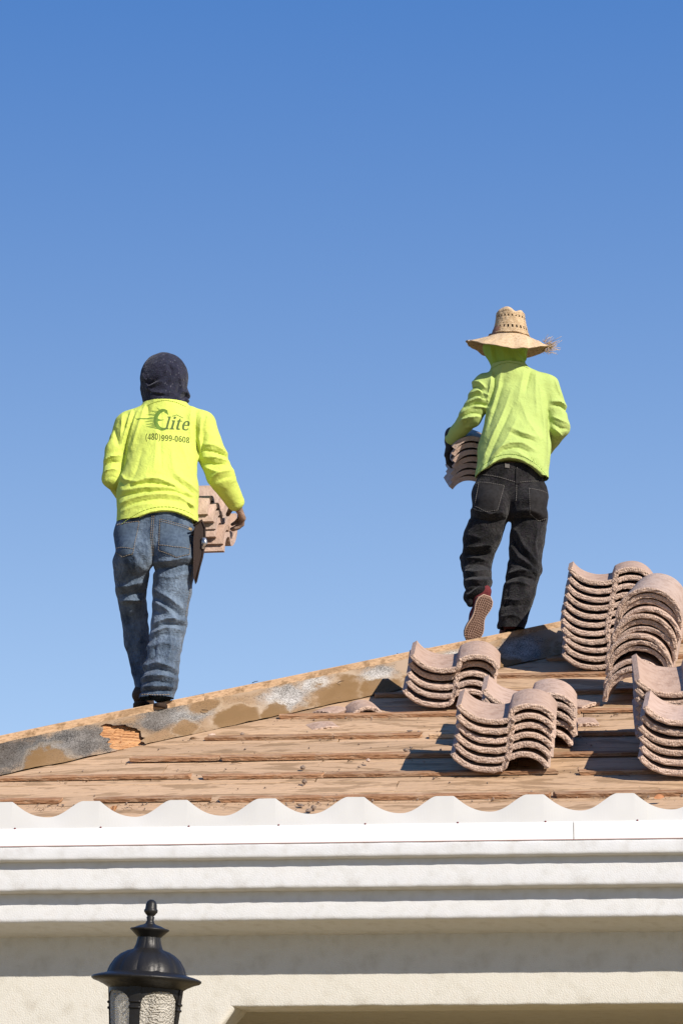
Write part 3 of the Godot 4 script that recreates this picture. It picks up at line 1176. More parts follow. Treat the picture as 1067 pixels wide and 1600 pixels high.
	func at(p: Vector3) -> float:
		var q := (p - o) / h
		var ix := clampi(int(q.x), 0, nx - 2)
		var iy := clampi(int(q.y), 0, ny - 2)
		var iz := clampi(int(q.z), 0, nz - 2)
		var f := Vector3(q.x - ix, q.y - iy, q.z - iz)
		var i := (iz * ny + iy) * nx + ix
		var s := nx * ny
		var a := lerpf(lerpf(d[i], d[i + 1], f.x), lerpf(d[i + nx], d[i + nx + 1], f.x), f.y)
		var b := lerpf(lerpf(d[i + s], d[i + s + 1], f.x), lerpf(d[i + s + nx], d[i + s + nx + 1], f.x), f.y)
		return lerpf(a, b, f.z)

	# depth of the surface met when coming from +z
	func surf_z(x: float, y: float) -> float:
		var z := o.z + (nz - 2) * h
		var prev := 1.0
		while z > o.z:
			var v := at(Vector3(x, y, z))
			if v < 0.0:
				return z + h * 0.5 * (-v) / maxf(prev - v, 1e-6)
			prev = v
			z -= h * 0.5
		return o.z

	func mesh_into(out: Dictionary) -> void:
		var verts: PackedVector3Array = out.verts
		var norms: PackedVector3Array = out.norms
		var idx: PackedInt32Array = out.idx
		var id := PackedInt32Array()
		id.resize(nx * ny * nz)
		id.fill(-1)
		var s := nx * ny
		var offs := [0, 1, nx, nx + 1, s, s + 1, s + nx, s + nx + 1]
		var o0: int = offs[1]
		var lim := h * 4.0
		for iz in nz - 1:
			for iy in ny - 1:
				var i := (iz * ny + iy) * nx
				for ix in nx - 1:
					var c0 := d[i]
					if absf(c0) < lim:
						var c1 := d[i + 1]
						var c2 := d[i + nx]
						var c3 := d[i + nx + 1]
						var c4 := d[i + s]
						var c5 := d[i + s + 1]
						var c6 := d[i + s + nx]
						var c7 := d[i + s + nx + 1]
						var neg := int(c0 < 0.0) + int(c1 < 0.0) + int(c2 < 0.0) + int(c3 < 0.0) + int(c4 < 0.0) + int(c5 < 0.0) + int(c6 < 0.0) + int(c7 < 0.0)
						if neg != 0 and neg != 8:
							var acc := Vector3.ZERO
							var cnt := 0
							if (c0 < 0.0) != (c1 < 0.0):
								acc += Vector3(c0 / (c0 - c1), 0, 0)
								cnt += 1
							if (c2 < 0.0) != (c3 < 0.0):
								acc += Vector3(c2 / (c2 - c3), 1, 0)
								cnt += 1
							if (c4 < 0.0) != (c5 < 0.0):
								acc += Vector3(c4 / (c4 - c5), 0, 1)
								cnt += 1
							if (c6 < 0.0) != (c7 < 0.0):
								acc += Vector3(c6 / (c6 - c7), 1, 1)
								cnt += 1
							if (c0 < 0.0) != (c2 < 0.0):
								acc += Vector3(0, c0 / (c0 - c2), 0)
								cnt += 1
							if (c1 < 0.0) != (c3 < 0.0):
								acc += Vector3(1, c1 / (c1 - c3), 0)
								cnt += 1
							if (c4 < 0.0) != (c6 < 0.0):
								acc += Vector3(0, c4 / (c4 - c6), 1)
								cnt += 1
							if (c5 < 0.0) != (c7 < 0.0):
								acc += Vector3(1, c5 / (c5 - c7), 1)
								cnt += 1
							if (c0 < 0.0) != (c4 < 0.0):
								acc += Vector3(0, 0, c0 / (c0 - c4))
								cnt += 1
							if (c1 < 0.0) != (c5 < 0.0):
								acc += Vector3(1, 0, c1 / (c1 - c5))
								cnt += 1
							if (c2 < 0.0) != (c6 < 0.0):
								acc += Vector3(0, 1, c2 / (c2 - c6))
								cnt += 1
							if (c3 < 0.0) != (c7 < 0.0):
								acc += Vector3(1, 1, c3 / (c3 - c7))
								cnt += 1
							id[i] = verts.size()
							verts.append(o + (Vector3(ix, iy, iz) + acc / cnt) * h)
							norms.append(Vector3.ZERO)
					i += 1
		for iz in range(1, nz - 1):
			for iy in range(1, ny - 1):
				var i := (iz * ny + iy) * nx + 1
				for ix in range(1, nx - 1):
					if id[i] >= 0 or absf(d[i]) < lim:
						var inside := d[i] < 0.0
						for ax in 3:
							var st: int = [1, nx, s][ax]
							if (d[i + st] < 0.0) != inside:
								var u: int = [nx, s, 1][ax]
								var w: int = [s, 1, nx][ax]
								var q0 := id[i]
								var q1 := id[i - u]
								var q2 := id[i - u - w]
								var q3 := id[i - w]
								if q0 < 0 or q1 < 0 or q2 < 0 or q3 < 0:
									continue
								# anticlockwise seen from outside is q0 q1 q2 q3 when the axis leaves the inside
								var n := (verts[q2] - verts[q0]).cross(verts[q3] - verts[q1])
								if inside:
									idx.append_array(PackedInt32Array([q0, q2, q1, q0, q3, q2]))
								else:
									idx.append_array(PackedInt32Array([q0, q1, q2, q0, q2, q3]))
									n = -n
								norms[q0] += n
								norms[q1] += n
								norms[q2] += n
								norms[q3] += n
					i += 1
		for k in range(norms.size()):
			if norms[k] != Vector3.ZERO:
				norms[k] = norms[k].normalized()
		out.verts = verts
		out.norms = norms
		out.idx = idx


func blank() -> Dictionary:
	return {"verts": PackedVector3Array(), "norms": PackedVector3Array(), "idx": PackedInt32Array()}


# colour gets (place, normal, relief) and answers a linear colour; print_box is (x from, y from, width, height) for a flat print on the back
func skin_mesh(out: Dictionary, colour = null, print_box := Rect2()) -> ArrayMesh:
	var arr := []
	arr.resize(Mesh.ARRAY_MAX)
	arr[Mesh.ARRAY_VERTEX] = out.verts
	arr[Mesh.ARRAY_NORMAL] = out.norms
	arr[Mesh.ARRAY_INDEX] = out.idx
	if colour != null:
		var cols := PackedColorArray()
		cols.resize(out.verts.size())
		for i in out.verts.size():
			cols[i] = colour.call(out.verts[i], out.norms[i])
		arr[Mesh.ARRAY_COLOR] = cols
	if print_box.size.x > 0.0:
		var uvs := PackedVector2Array()
		uvs.resize(out.verts.size())
		for i in out.verts.size():
			var p: Vector3 = out.verts[i]
			var u := (p.x - print_box.position.x) / print_box.size.x
			var v := 1.0 - (p.y - print_box.position.y) / print_box.size.y
			uvs[i] = Vector2(clampf(u, 0.004, 0.996), clampf(v, 0.004, 0.996)) if out.norms[i].z > 0.05 else Vector2(0.004, 0.004)
		arr[Mesh.ARRAY_TEX_UV2] = uvs
	var m := ArrayMesh.new()
	m.add_surface_from_arrays(Mesh.PRIMITIVE_TRIANGLES, arr)
	return m


func bones(fd: Field, list: Array) -> void:
	for q in list:
		fd.bone(q[0], q[1], q[2], q[3], q[4] if q.size() > 4 else 0.02, q[5] if q.size() > 5 else 1.0)


func folds(fd: Field, list: Array, strength := 1.75) -> void:
	for q in list:
		fd.fold(q[0] * strength, q[1] * 0.8, q[2])


# a patch of cloth sewn on: corners in (x, y) from the upper left round; it follows the cloth below
func patch(fd: Field, outline: Array, lift := 0.003) -> ArrayMesh:
	var st := st_new()
	st.set_smooth_group(0)
	var n := 18
	var pos := func(i: int, j: int, up: float) -> Vector3:
		var u := float(i) / n
		var v := float(j) / n
		var a: Vector2 = outline[0].lerp(outline[1], u)
		var b: Vector2 = outline[3].lerp(outline[2], u)
		if outline.size() > 4:
			b += (outline[4] - (outline[2] + outline[3]) * 0.5) * (1.0 - absf(u - 0.5) * 2.0)
		var p := a.lerp(b, v)
		return Vector3(p.x, p.y, fd.surf_z(p.x, p.y) + up)
	for i in n:
		for j in n:
			quad(st, pos.call(i, j + 1, lift), pos.call(i + 1, j + 1, lift), pos.call(i + 1, j, lift), pos.call(i, j, lift))
	for k in n:
		quad(st, pos.call(k, 0, lift), pos.call(k + 1, 0, lift), pos.call(k + 1, 0, -0.004), pos.call(k, 0, -0.004))
		quad(st, pos.call(k, n, -0.004), pos.call(k + 1, n, -0.004), pos.call(k + 1, n, lift), pos.call(k, n, lift))
		quad(st, pos.call(0, k, -0.004), pos.call(0, k + 1, -0.004), pos.call(0, k + 1, lift), pos.call(0, k, lift))
		quad(st, pos.call(n, k + 1, -0.004), pos.call(n, k, -0.004), pos.call(n, k, lift), pos.call(n, k + 1, lift))
	return done(st)


# a run of stitches over the cloth
func stitches(st: SurfaceTool, fd: Field, pts: Array, r := 0.0014, lift := 0.004, dash := 0.011) -> void:
	for k in pts.size() - 1:
		var l: float = pts[k].distance_to(pts[k + 1])
		var n := maxi(1, int(l / dash))
		for i in n:
			var seg := []
			for j in 3:
				var p: Vector2 = pts[k].lerp(pts[k + 1], (i + 0.12 + 0.38 * j) / n)
				seg.append(Vector3(p.x, p.y, fd.surf_z(p.x, p.y) + lift))
			add_tube(st, seg, r, r, 4)


# ---------------------------------------------------------------- hands

# a hand from the wrist: palm bones, four fingers of three joints and a thumb. «across» runs from the forefinger to the little finger, «inward» is where the palm faces
func hand(fd: Field, wrist: Vector3, knuckles: Vector3, across: Vector3, inward: Vector3, size := 1.0, bend := [0.5, 0.9, 0.7], fat := 1.0) -> void:
	var fwd := (knuckles - wrist).normalized()
	across = (across - fwd * across.dot(fwd)).normalized()
	inward = (inward - fwd * inward.dot(fwd) - across * inward.dot(across)).normalized()
	var lens := [0.040, 0.046, 0.043, 0.034]
	for k in 4:
		var off := (k - 1.5) * 0.0212 * size
		var root := knuckles + across * off - fwd * absf(k - 1.2) * 0.004
		fd.bone(wrist + across * off * 0.55, root, 0.0165 * size * fat, 0.0135 * size * fat, 0.012)
		var p := root
		var r := 0.0100 * size * fat
		var a := 0.0
		for j in 3:
			a += bend[j] * (1.0 + 0.08 * (k - 1.5))
			var dir := fwd * cos(a) + inward * sin(a) + across * (k - 1.5) * 0.04
			var l: float = lens[k] * size * [1.0, 0.68, 0.52][j]
			fd.bone(p, p + dir * l, r, r * 0.93, 0.003)
			p += dir * l
			r *= 0.93
	var tb := wrist + fwd * 0.03 * size - across * 0.026 * size + inward * 0.01
	var t1 := tb + (-across * 0.6 + fwd * 0.5 + inward * 0.5).normalized() * 0.042 * size
	var t2 := t1 + (fwd * 0.6 + inward * 0.75 + across * 0.1).normalized() * 0.032 * size
	fd.bone(wrist + fwd * 0.012, tb, 0.017 * size * fat, 0.0155 * size * fat, 0.012)
	fd.bone(tb, t1, 0.0145 * size * fat, 0.0118 * size * fat, 0.008)
	fd.bone(t1, t2, 0.0116 * size * fat, 0.0098 * size * fat, 0.005)


# ---------------------------------------------------------------- the two roofers

func cloth(rough: float, weave: float, scale: float) -> StandardMaterial3D:
	var m := mat(Color.WHITE, rough)
	m.vertex_color_use_as_albedo = true
	m.metallic_specular = 0.2
	m.rim_enabled = true
	m.rim = 0.25
	m.rim_tint = 0.8
	planar(m, Vector3.ONE * scale)
	bump(m, M.creases, weave)
	return m


func head_into(fd: Field, c: Vector3, s: float) -> void:
	# faces away from the viewer (-z): skull, jaw, neck side, nose, brow, chin, ears
	fd.bone(c + Vector3(0, 0.012, 0.018), c + Vector3(0, 0.0, -0.02), 0.082 * s, 0.078 * s, 0.02)
	fd.bone(c + Vector3(0, -0.035, -0.035), c + Vector3(0, -0.075, -0.06), 0.062 * s, 0.038 * s, 0.03)
	fd.bone(c + Vector3(0, -0.098, -0.075), c + Vector3(0, -0.1, -0.08), 0.018, 0.016, 0.02)
	fd.bone(c + Vector3(0, 0.012, -0.098), c + Vector3(0, -0.028, -0.116), 0.009, 0.013, 0.012)
	for sx in [-1.0, 1.0]:
		fd.bone(c + Vector3(sx * 0.012, 0.02, -0.097), c + Vector3(sx * 0.045, 0.022, -0.085), 0.008, 0.007, 0.012)
		fd.bone(c + Vector3(sx * 0.033, 0.004, -0.083), c + Vector3(sx * 0.031, 0.004, -0.084), 0.0115, 0.0115, 0.004)
		fd.bone(c + Vector3(sx * 0.082, 0.018, 0.004), c + Vector3(sx * 0.078, -0.028, -0.004), 0.012, 0.008, 0.006)
		fd.bone(c + Vector3(sx * 0.012, -0.031, -0.104), c + Vector3(sx * 0.012, -0.031, -0.105), 0.008, 0.008, 0.006)
	fd.bone(c + Vector3(-0.02, -0.055, -0.1), c + Vector3(0.02, -0.055, -0.1), 0.007, 0.007, 0.006)
	fd.bone(c + Vector3(-0.016, -0.066, -0.098), c + Vector3(0.016, -0.066, -0.098), 0.008, 0.008, 0.005)


func build_people() -> void:
	build_roofer_in_jeans()
	build_roofer_in_hat()


func build_roofer_in_jeans() -> void:
	# ---- body
	var out := blank()
	var fd := Field.new(Vector3(-0.324, 0.049, -0.5), Vector3(0.4568, 1.6116, 0.2), 0.012)
	bones(fd, [
		[Vector3(0.0115, 1.3042, -0.12), Vector3(0.0051, 0.8584, -0.02), 0.1355, 0.1296, 0.04, 0.56],
		[Vector3(-0.1342, 1.3731, -0.13), Vector3(0.1941, 1.3731, -0.13), 0.0442, 0.0442, 0.04],
		[Vector3(0.0272, 1.4201, -0.14), Vector3(0.0203, 1.5873, -0.17), 0.0589, 0.0560, 0.02],
		[Vector3(-0.0469, 0.7768, 0), Vector3(0.0436, 0.7768, 0), 0.1178, 0.1178, 0.03, 0.62],
		[Vector3(0.0871, 0.669, 0), Vector3(0.0667, 0.3784, 0), 0.0766, 0.0530, 0.02], [Vector3(0.0667, 0.3784, 0), Vector3(0.021, 0.0345, 0.01), 0.0530, 0.0324, 0.02],
		[Vector3(-0.1092, 0.6711, -0.01), Vector3(-0.1074, 0.4411, -0.17), 0.0648, 0.0412, 0.02], [Vector3(-0.1074, 0.4411, -0.17), Vector3(-0.0892, 0.308, -0.2), 0.0383, 0.0324, 0.02], [Vector3(-0.0892, 0.308, -0.2), Vector3(-0.0679, 0.0932, -0.2), 0.0324, 0.0177, 0.02],
		[Vector3(-0.1557, 1.3731, -0.13), Vector3(-0.2106, 1.1199, -0.1), 0.0383, 0.0324, 0.02], [Vector3(-0.2106, 1.1199, -0.1), Vector3(-0.1186, 1.009, -0.3), 0.0324, 0.0236, 0.015],
		[Vector3(0.2125, 1.3731, -0.13), Vector3(0.2895, 1.1324, -0.1), 0.0383, 0.0324, 0.02], [Vector3(0.2895, 1.1324, -0.1), Vector3(0.3723, 0.9979, -0.21), 0.0324, 0.0236, 0.015],
	])
	fd.mesh_into(out)
	fd = Field.new(Vector3(-0.152, 1.5096, -0.36), Vector3(0.1904, 1.7153, 0), 0.005)
	head_into(fd, Vector3(0.0192, 1.6284, -0.18), 0.96)
	fd.mesh_into(out)
	var gloves := []
	# right hand on the edge of the load, left hand under it
	for who in [0, 1]:
		var wrist: Vector3 = Vector3(0.3692, 1.0042, -0.21) if who == 0 else Vector3(-0.1241, 1.0099, -0.29)
		var kn: Vector3 = Vector3(0.3952, 0.958, -0.27) if who == 0 else Vector3(-0.0703, 0.9525, -0.33)
		var across := Vector3(0.1, -0.35, 1.0) if who == 0 else Vector3(-0.2, -0.3, 1.0)
		var inward := Vector3(-1, -0.5, 0) if who == 0 else Vector3(1, -0.3, 0.0)
		for pass_ in 2:
			var hf := Field.new(wrist - Vector3.ONE * 0.17, wrist + Vector3.ONE * 0.17, 0.004)
			hand(hf, wrist, kn, across, inward, 1.0, [0.45, 0.7, 0.5], 0.8 if pass_ == 0 else 1.08)
			if pass_ == 1:
				hf.bone(wrist + (wrist - kn) * 0.35, wrist, 0.036, 0.03, 0.01)
			hf.crumple(wrist.z, 0, 0, noise(3, 40.0, 2), 0.0008)
			if pass_ == 0:
				hf.mesh_into(out)
			else:
				var gl := blank()
				hf.mesh_into(gl)
				gloves.append(gl)
	var person := put("person", skin_mesh(out), M.skin)
	person.transform = Transform3D(Basis(Vector3.UP, YAW), Vector3(-2.3895, 3.8215, -13.6804))
	tag(person, "person in a yellow printed shirt and blue jeans, dark hood, carrying tiles up the hip", "person")
	var glove_m := cloth(0.9, 0.25, 8.0)
	var gn := noise(8, 22.0, 2)
	for gl in gloves:
		put("glove", skin_mesh(gl, func(p: Vector3, _n: Vector3): return Color(0.25, 0.165, 0.125) * (1.0 + 0.7 * gn.get_noise_3dv(p))), glove_m, person)

	# ---- shirt
	fd = Field.new(Vector3(-0.3293, 0.8644, -0.42), Vector3(0.4546, 1.4806, 0.2), 0.005)
	bones(fd, [
		[Vector3(-0.0689, 1.3339, -0.125), Vector3(0.1089, 1.3339, -0.125), 0.0972, 0.0972, 0.05, 0.78],
		[Vector3(0.0192, 1.2531, -0.105), Vector3(0.0045, 1.0193, -0.045), 0.1679, 0.1797, 0.04, 0.62],
		[Vector3(0.0045, 1.0193, -0.045), Vector3(0.0076, 0.7849, 0.005), 0.1826, 0.1974, 0.04, 0.66],
		[Vector3(0.0267, 1.4373, -0.145), Vector3(-0.1313, 1.3795, -0.13), 0.0736, 0.0589, 0.045], [Vector3(0.0267, 1.4373, -0.145), Vector3(0.2002, 1.3795, -0.13), 0.0736, 0.0589, 0.045],
		[Vector3(0.0299, 1.41, -0.15), Vector3(0.0258, 1.4653, -0.155), 0.1090, 0.1060, 0.025, 0.98],
		[Vector3(-0.1526, 1.3731, -0.13), Vector3(-0.1958, 1.2442, -0.12), 0.0589, 0.0574, 0.025], [Vector3(-0.1958, 1.2442, -0.12), Vector3(-0.2135, 1.1104, -0.1), 0.0574, 0.0516, 0.012], [Vector3(-0.2135, 1.1104, -0.1), Vector3(-0.132, 1.0117, -0.27), 0.0501, 0.0383, 0.014],
		[Vector3(0.2095, 1.3731, -0.13), Vector3(0.2607, 1.2083, -0.115), 0.0619, 0.0648, 0.025], [Vector3(0.2607, 1.2083, -0.115), Vector3(0.2989, 1.1104, -0.1), 0.0648, 0.0648, 0.012], [Vector3(0.2989, 1.1104, -0.1), Vector3(0.3637, 1.0091, -0.19), 0.0648, 0.0442, 0.014],
	])
	fd.cut(Vector3(0.0541, 0.8972, 0), Vector3(0, -1, 0), -1.75)
	folds(fd, [
		[0.008, 0.011, [Vector2(-0.1293, 1.4277), Vector2(-0.1493, 1.346), Vector2(-0.1722, 1.2583)]], [-0.006, 0.008, [Vector2(-0.1412, 1.4151), Vector2(-0.1642, 1.3272)]], [0.007, 0.010, [Vector2(-0.0988, 1.4277), Vector2(-0.122, 1.3523), Vector2(-0.1477, 1.2457)]], [-0.008, 0.009, [Vector2(-0.1138, 1.4151), Vector2(-0.1453, 1.2896), Vector2(-0.1679, 1.1801)]], [0.006, 0.01, [Vector2(-0.1716, 1.412), Vector2(-0.1788, 1.2896)]],
		[-0.007, 0.010, [Vector2(-0.16, 1.2583), Vector2(-0.1732, 1.1333), Vector2(-0.1868, 1.0399)]], [0.006, 0.012, [Vector2(-0.0658, 1.4592), Vector2(-0.0829, 1.3837), Vector2(-0.1262, 1.227)]], [-0.005, 0.009, [Vector2(-0.0505, 1.4529), Vector2(-0.0465, 1.39)]],
		[0.006, 0.010, [Vector2(0.1597, 1.4529), Vector2(0.1517, 1.3523), Vector2(0.1649, 1.2583)]], [-0.006, 0.008, [Vector2(0.1784, 1.4151), Vector2(0.1797, 1.2896), Vector2(0.2021, 1.1801)]], [0.008, 0.011, [Vector2(0.206, 1.39), Vector2(0.1979, 1.2896), Vector2(0.208, 1.1957)]], [-0.008, 0.009, [Vector2(0.2189, 1.3209), Vector2(0.2048, 1.2113), Vector2(0.2056, 1.1333)]], [0.006, 0.010, [Vector2(0.2392, 1.4151), Vector2(0.2248, 1.3366)]],
		[-0.004, 0.008, [Vector2(0.014, 1.4151), Vector2(0.0161, 1.2583), Vector2(0.0271, 1.1146)]], [0.004, 0.012, [Vector2(-0.0069, 1.3837), Vector2(-0.0017, 1.227), Vector2(-0.0091, 1.1021)]], [0.004, 0.014, [Vector2(0.0681, 1.227), Vector2(0.0816, 1.1177), Vector2(0.1372, 1.0244)]], [-0.004, 0.012, [Vector2(-0.0713, 1.2113), Vector2(-0.0881, 1.1177), Vector2(-0.1202, 1.0399)]], [0.005, 0.014, [Vector2(0.1132, 1.2583), Vector2(0.1571, 1.1333), Vector2(0.2036, 1.0399)]],
		[0.011, 0.012, [Vector2(-0.0991, 1.0461), Vector2(-0.0388, 1.0617), Vector2(0.0157, 1.0586), Vector2(0.0948, 1.0275)]], [-0.012, 0.010, [Vector2(-0.12, 1.0275), Vector2(-0.0295, 1.0399), Vector2(0.0524, 1.0275), Vector2(0.1374, 1.0026)]], [0.010, 0.012, [Vector2(-0.1591, 1.0119), Vector2(-0.0291, 1.0151), Vector2(0.0979, 1.0151), Vector2(0.192, 0.984)]], [-0.011, 0.010, [Vector2(-0.1647, 0.984), Vector2(-0.0439, 0.9933), Vector2(0.0921, 0.9995), Vector2(0.168, 0.9716)]],
		[0.011, 0.013, [Vector2(-0.1822, 0.9437), Vector2(-0.0889, 0.9685), Vector2(0.0016, 0.9809), Vector2(0.1075, 0.9778), Vector2(0.1744, 0.9344)]], [-0.008, 0.010, [Vector2(-0.1817, 0.9127), Vector2(-0.0855, 0.9437), Vector2(0.0171, 0.9561), Vector2(0.1018, 0.9499)]], [0.006, 0.012, [Vector2(-0.1875, 0.8972), Vector2(-0.0913, 0.9251), Vector2(-0.0128, 0.9313)]], [0.009, 0.012, [Vector2(0.1682, 0.953), Vector2(0.1989, 0.9034), Vector2(0.2176, 0.8477)]], [-0.008, 0.009, [Vector2(0.1471, 0.9468), Vector2(0.1779, 0.891), Vector2(0.1935, 0.8477)]], [0.007, 0.012, [Vector2(0.0941, 1.0835), Vector2(0.1672, 1.0399), Vector2(0.213, 1.0026)]], [-0.007, 0.010, [Vector2(0.0822, 1.0648), Vector2(0.1554, 1.0151), Vector2(0.2074, 0.9654)]],
		[0.008, 0.010, [Vector2(-0.1727, 1.1021), Vector2(-0.1479, 1.0648), Vector2(-0.0901, 1.0461)]], [-0.007, 0.008, [Vector2(-0.1782, 1.071), Vector2(-0.1475, 1.0399)]],
		[0.009, 0.010, [Vector2(0.2195, 1.2583), Vector2(0.2742, 1.252), Vector2(0.3321, 1.2238)]], [-0.009, 0.008, [Vector2(0.2198, 1.2301), Vector2(0.2806, 1.2176), Vector2(0.3354, 1.1988)]], [0.009, 0.010, [Vector2(0.2141, 1.1957), Vector2(0.2809, 1.1895), Vector2(0.3416, 1.177)]], [-0.010, 0.008, [Vector2(0.2143, 1.1707), Vector2(0.2751, 1.1583), Vector2(0.3175, 1.1583)]], [0.010, 0.009, [Vector2(0.2145, 1.152), Vector2(0.2572, 1.1271), Vector2(0.2937, 1.1146)]], [0.009, 0.010, [Vector2(0.2455, 1.0866), Vector2(0.2997, 1.1146), Vector2(0.3541, 1.1333)]], [-0.009, 0.008, [Vector2(0.2578, 1.0648), Vector2(0.306, 1.0866), Vector2(0.3604, 1.1021)]],
		[0.006, 0.009, [Vector2(0.2823, 1.0337), Vector2(0.3244, 1.0586), Vector2(0.3758, 1.071)]], [-0.006, 0.008, [Vector2(0.3069, 0.9933), Vector2(0.343, 1.0151), Vector2(0.3851, 1.0461)]], [0.006, 0.008, [Vector2(0.3253, 0.9592), Vector2(0.3613, 0.9871), Vector2(0.3974, 1.0213)]], [-0.006, 0.007, [Vector2(0.3345, 0.9437), Vector2(0.3736, 0.9716), Vector2(0.4005, 1.0026)]],
		[0.010, 0.009, [Vector2(-0.2589, 1.1832), Vector2(-0.2228, 1.1988), Vector2(-0.1744, 1.2051)]], [-0.010, 0.008, [Vector2(-0.2524, 1.1583), Vector2(-0.2163, 1.1739), Vector2(-0.1768, 1.1707)]], [0.009, 0.009, [Vector2(-0.2609, 1.1208), Vector2(-0.2217, 1.1364), Vector2(-0.1792, 1.1302)]], [-0.008, 0.008, [Vector2(-0.2542, 1.0866), Vector2(-0.2151, 1.1021), Vector2(-0.1846, 1.0866)]], [0.009, 0.008, [Vector2(-0.2505, 1.0461), Vector2(-0.2205, 1.0648), Vector2(-0.184, 1.0523)]], [-0.007, 0.007, [Vector2(-0.2378, 1.0151), Vector2(-0.2017, 1.0275)]], [0.006, 0.008, [Vector2(-0.2312, 0.9809), Vector2(-0.2012, 0.9964), Vector2(-0.1709, 0.9902)]], [-0.007, 0.009, [Vector2(-0.2069, 1.3366), Vector2(-0.1874, 1.2583)]],
	])
	fd.crumple(-0.13, -0.52, Vector3(0.013, 1.2583, 0).y, noise(31, 5.5, 3), 0.0045, Vector3(1.0, 0.8, 1.0), noise(32, 9.0, 2), 0.0025)
	fd.hollow(Vector3(0.0066, 0.8354, 0), Vector3(0, -1, 0), 0.07, 0.011)
	out = blank()
	fd.mesh_into(out)
	var cn := noise(33, 7.0, 3)
	var shirt_m := cloth(0.85, 0.2, 2.6)
	shirt_m.rim = 0.1
	shirt_m.detail_enabled = true
	shirt_m.detail_blend_mode = BaseMaterial3D.BLEND_MODE_MIX
	shirt_m.detail_uv_layer = BaseMaterial3D.DETAIL_UV_2
	shirt_m.detail_albedo = shirt_print()
	var lo := Vector3(-0.1383, 1.227, 0)
	var hi := Vector3(0.2234, 1.4781, 0)
	var seam := st_new()
	var hem_line := []
	for k in 21:
		var hx := lerpf(Vector2(-0.1576, 0.9158).x, Vector2(0.1807, 0.9158).x, k / 20.0)
		var dx: float = hx - Vector2(0.0541, 0.8972).x
		hem_line.append(Vector2(hx, Vector2(0.0541, 0.8972).y - 1.75 * dx * dx + 0.020))
	stitches(seam, fd, hem_line, 0.0012, 0.0025, 0.009)
	stitches(seam, fd, [Vector2(-0.0566, 1.4529), Vector2(-0.008, 1.4686), Vector2(0.0345, 1.4749), Vector2(0.0833, 1.4686), Vector2(0.1323, 1.4529)], 0.0012, 0.0025, 0.009)
	var seam_mesh := done(seam)
	var shirt_tint := func(p: Vector3, _n: Vector3): return Color(0.55, 0.64, 0.125) * (1.0 + 0.07 * cn.get_noise_3dv(p))
	var shirt := put("shirt", skin_mesh(out, shirt_tint, Rect2(lo.x, lo.y, hi.x - lo.x, hi.y - lo.y)), shirt_m, person)
	put("seam", seam_mesh, mat(Color(0.42, 0.50, 0.06), 0.9), shirt)

	# ---- jeans
	fd = Field.new(Vector3(-0.2664, 0.0207, -0.36), Vector3(0.2546, 0.9041, 0.24), 0.006)
	bones(fd, [
		[Vector3(-0.0562, 0.7983, 0), Vector3(0.0463, 0.7983, 0), 0.1414, 0.1414, 0.03, 0.66], [Vector3(-0.0187, 0.9158, 0), Vector3(0.0236, 0.9158, 0), 0.1355, 0.1355, 0.03, 0.66],
		[Vector3(-0.0884, 0.7097, 0.04), Vector3(-0.0851, 0.697, 0.042), 0.0913, 0.0884, 0.03], [Vector3(0.089, 0.7087, 0.045), Vector3(0.0892, 0.6964, 0.045), 0.0913, 0.0913, 0.03],
		[Vector3(0.0901, 0.669, 0), Vector3(0.0832, 0.5382, 0.01), 0.0972, 0.0884, 0.014], [Vector3(0.0832, 0.5382, 0.01), Vector3(0.0667, 0.3784, 0), 0.0884, 0.0795, 0.012], [Vector3(0.0667, 0.3784, 0), Vector3(0.0432, 0.2018, 0.02), 0.0795, 0.0751, 0.012], [Vector3(0.0432, 0.2018, 0.02), Vector3(0.0296, 0.0991, 0.02), 0.0751, 0.0825, 0.012], [Vector3(0.0296, 0.0991, 0.02), Vector3(0.0158, 0.0208, 0.02), 0.0825, 0.0692, 0.01],
		[Vector3(-0.1092, 0.6711, -0.01), Vector3(-0.1189, 0.5581, -0.09), 0.0913, 0.0707, 0.014], [Vector3(-0.1189, 0.5581, -0.09), Vector3(-0.1076, 0.4504, -0.17), 0.0707, 0.0619, 0.01], [Vector3(-0.1076, 0.4504, -0.17), Vector3(-0.0924, 0.3203, -0.2), 0.0619, 0.0574, 0.01], [Vector3(-0.0924, 0.3203, -0.2), Vector3(-0.0754, 0.1912, -0.2), 0.0574, 0.0412, 0.01], [Vector3(-0.0754, 0.1912, -0.2), Vector3(-0.065, 0.1054, -0.2), 0.0383, 0.0295, 0.01], [Vector3(-0.0965, 0.1851, -0.2), Vector3(-0.0871, 0.1667, -0.2), 0.0236, 0.0236, 0.01],
		[Vector3(-0.0754, 0.1912, -0.2), Vector3(-0.061, 0.0793, -0.19), 0.0383, 0.0324, 0.006],
		[Vector3(0.0008, 0.0299, 0.02), Vector3(0.0306, 0.0299, 0.02), 0.0648, 0.0619, 0.006],
	])
	fd.cut(Vector3(0.0148, 0.009, 0), Vector3(0, -1, 0))
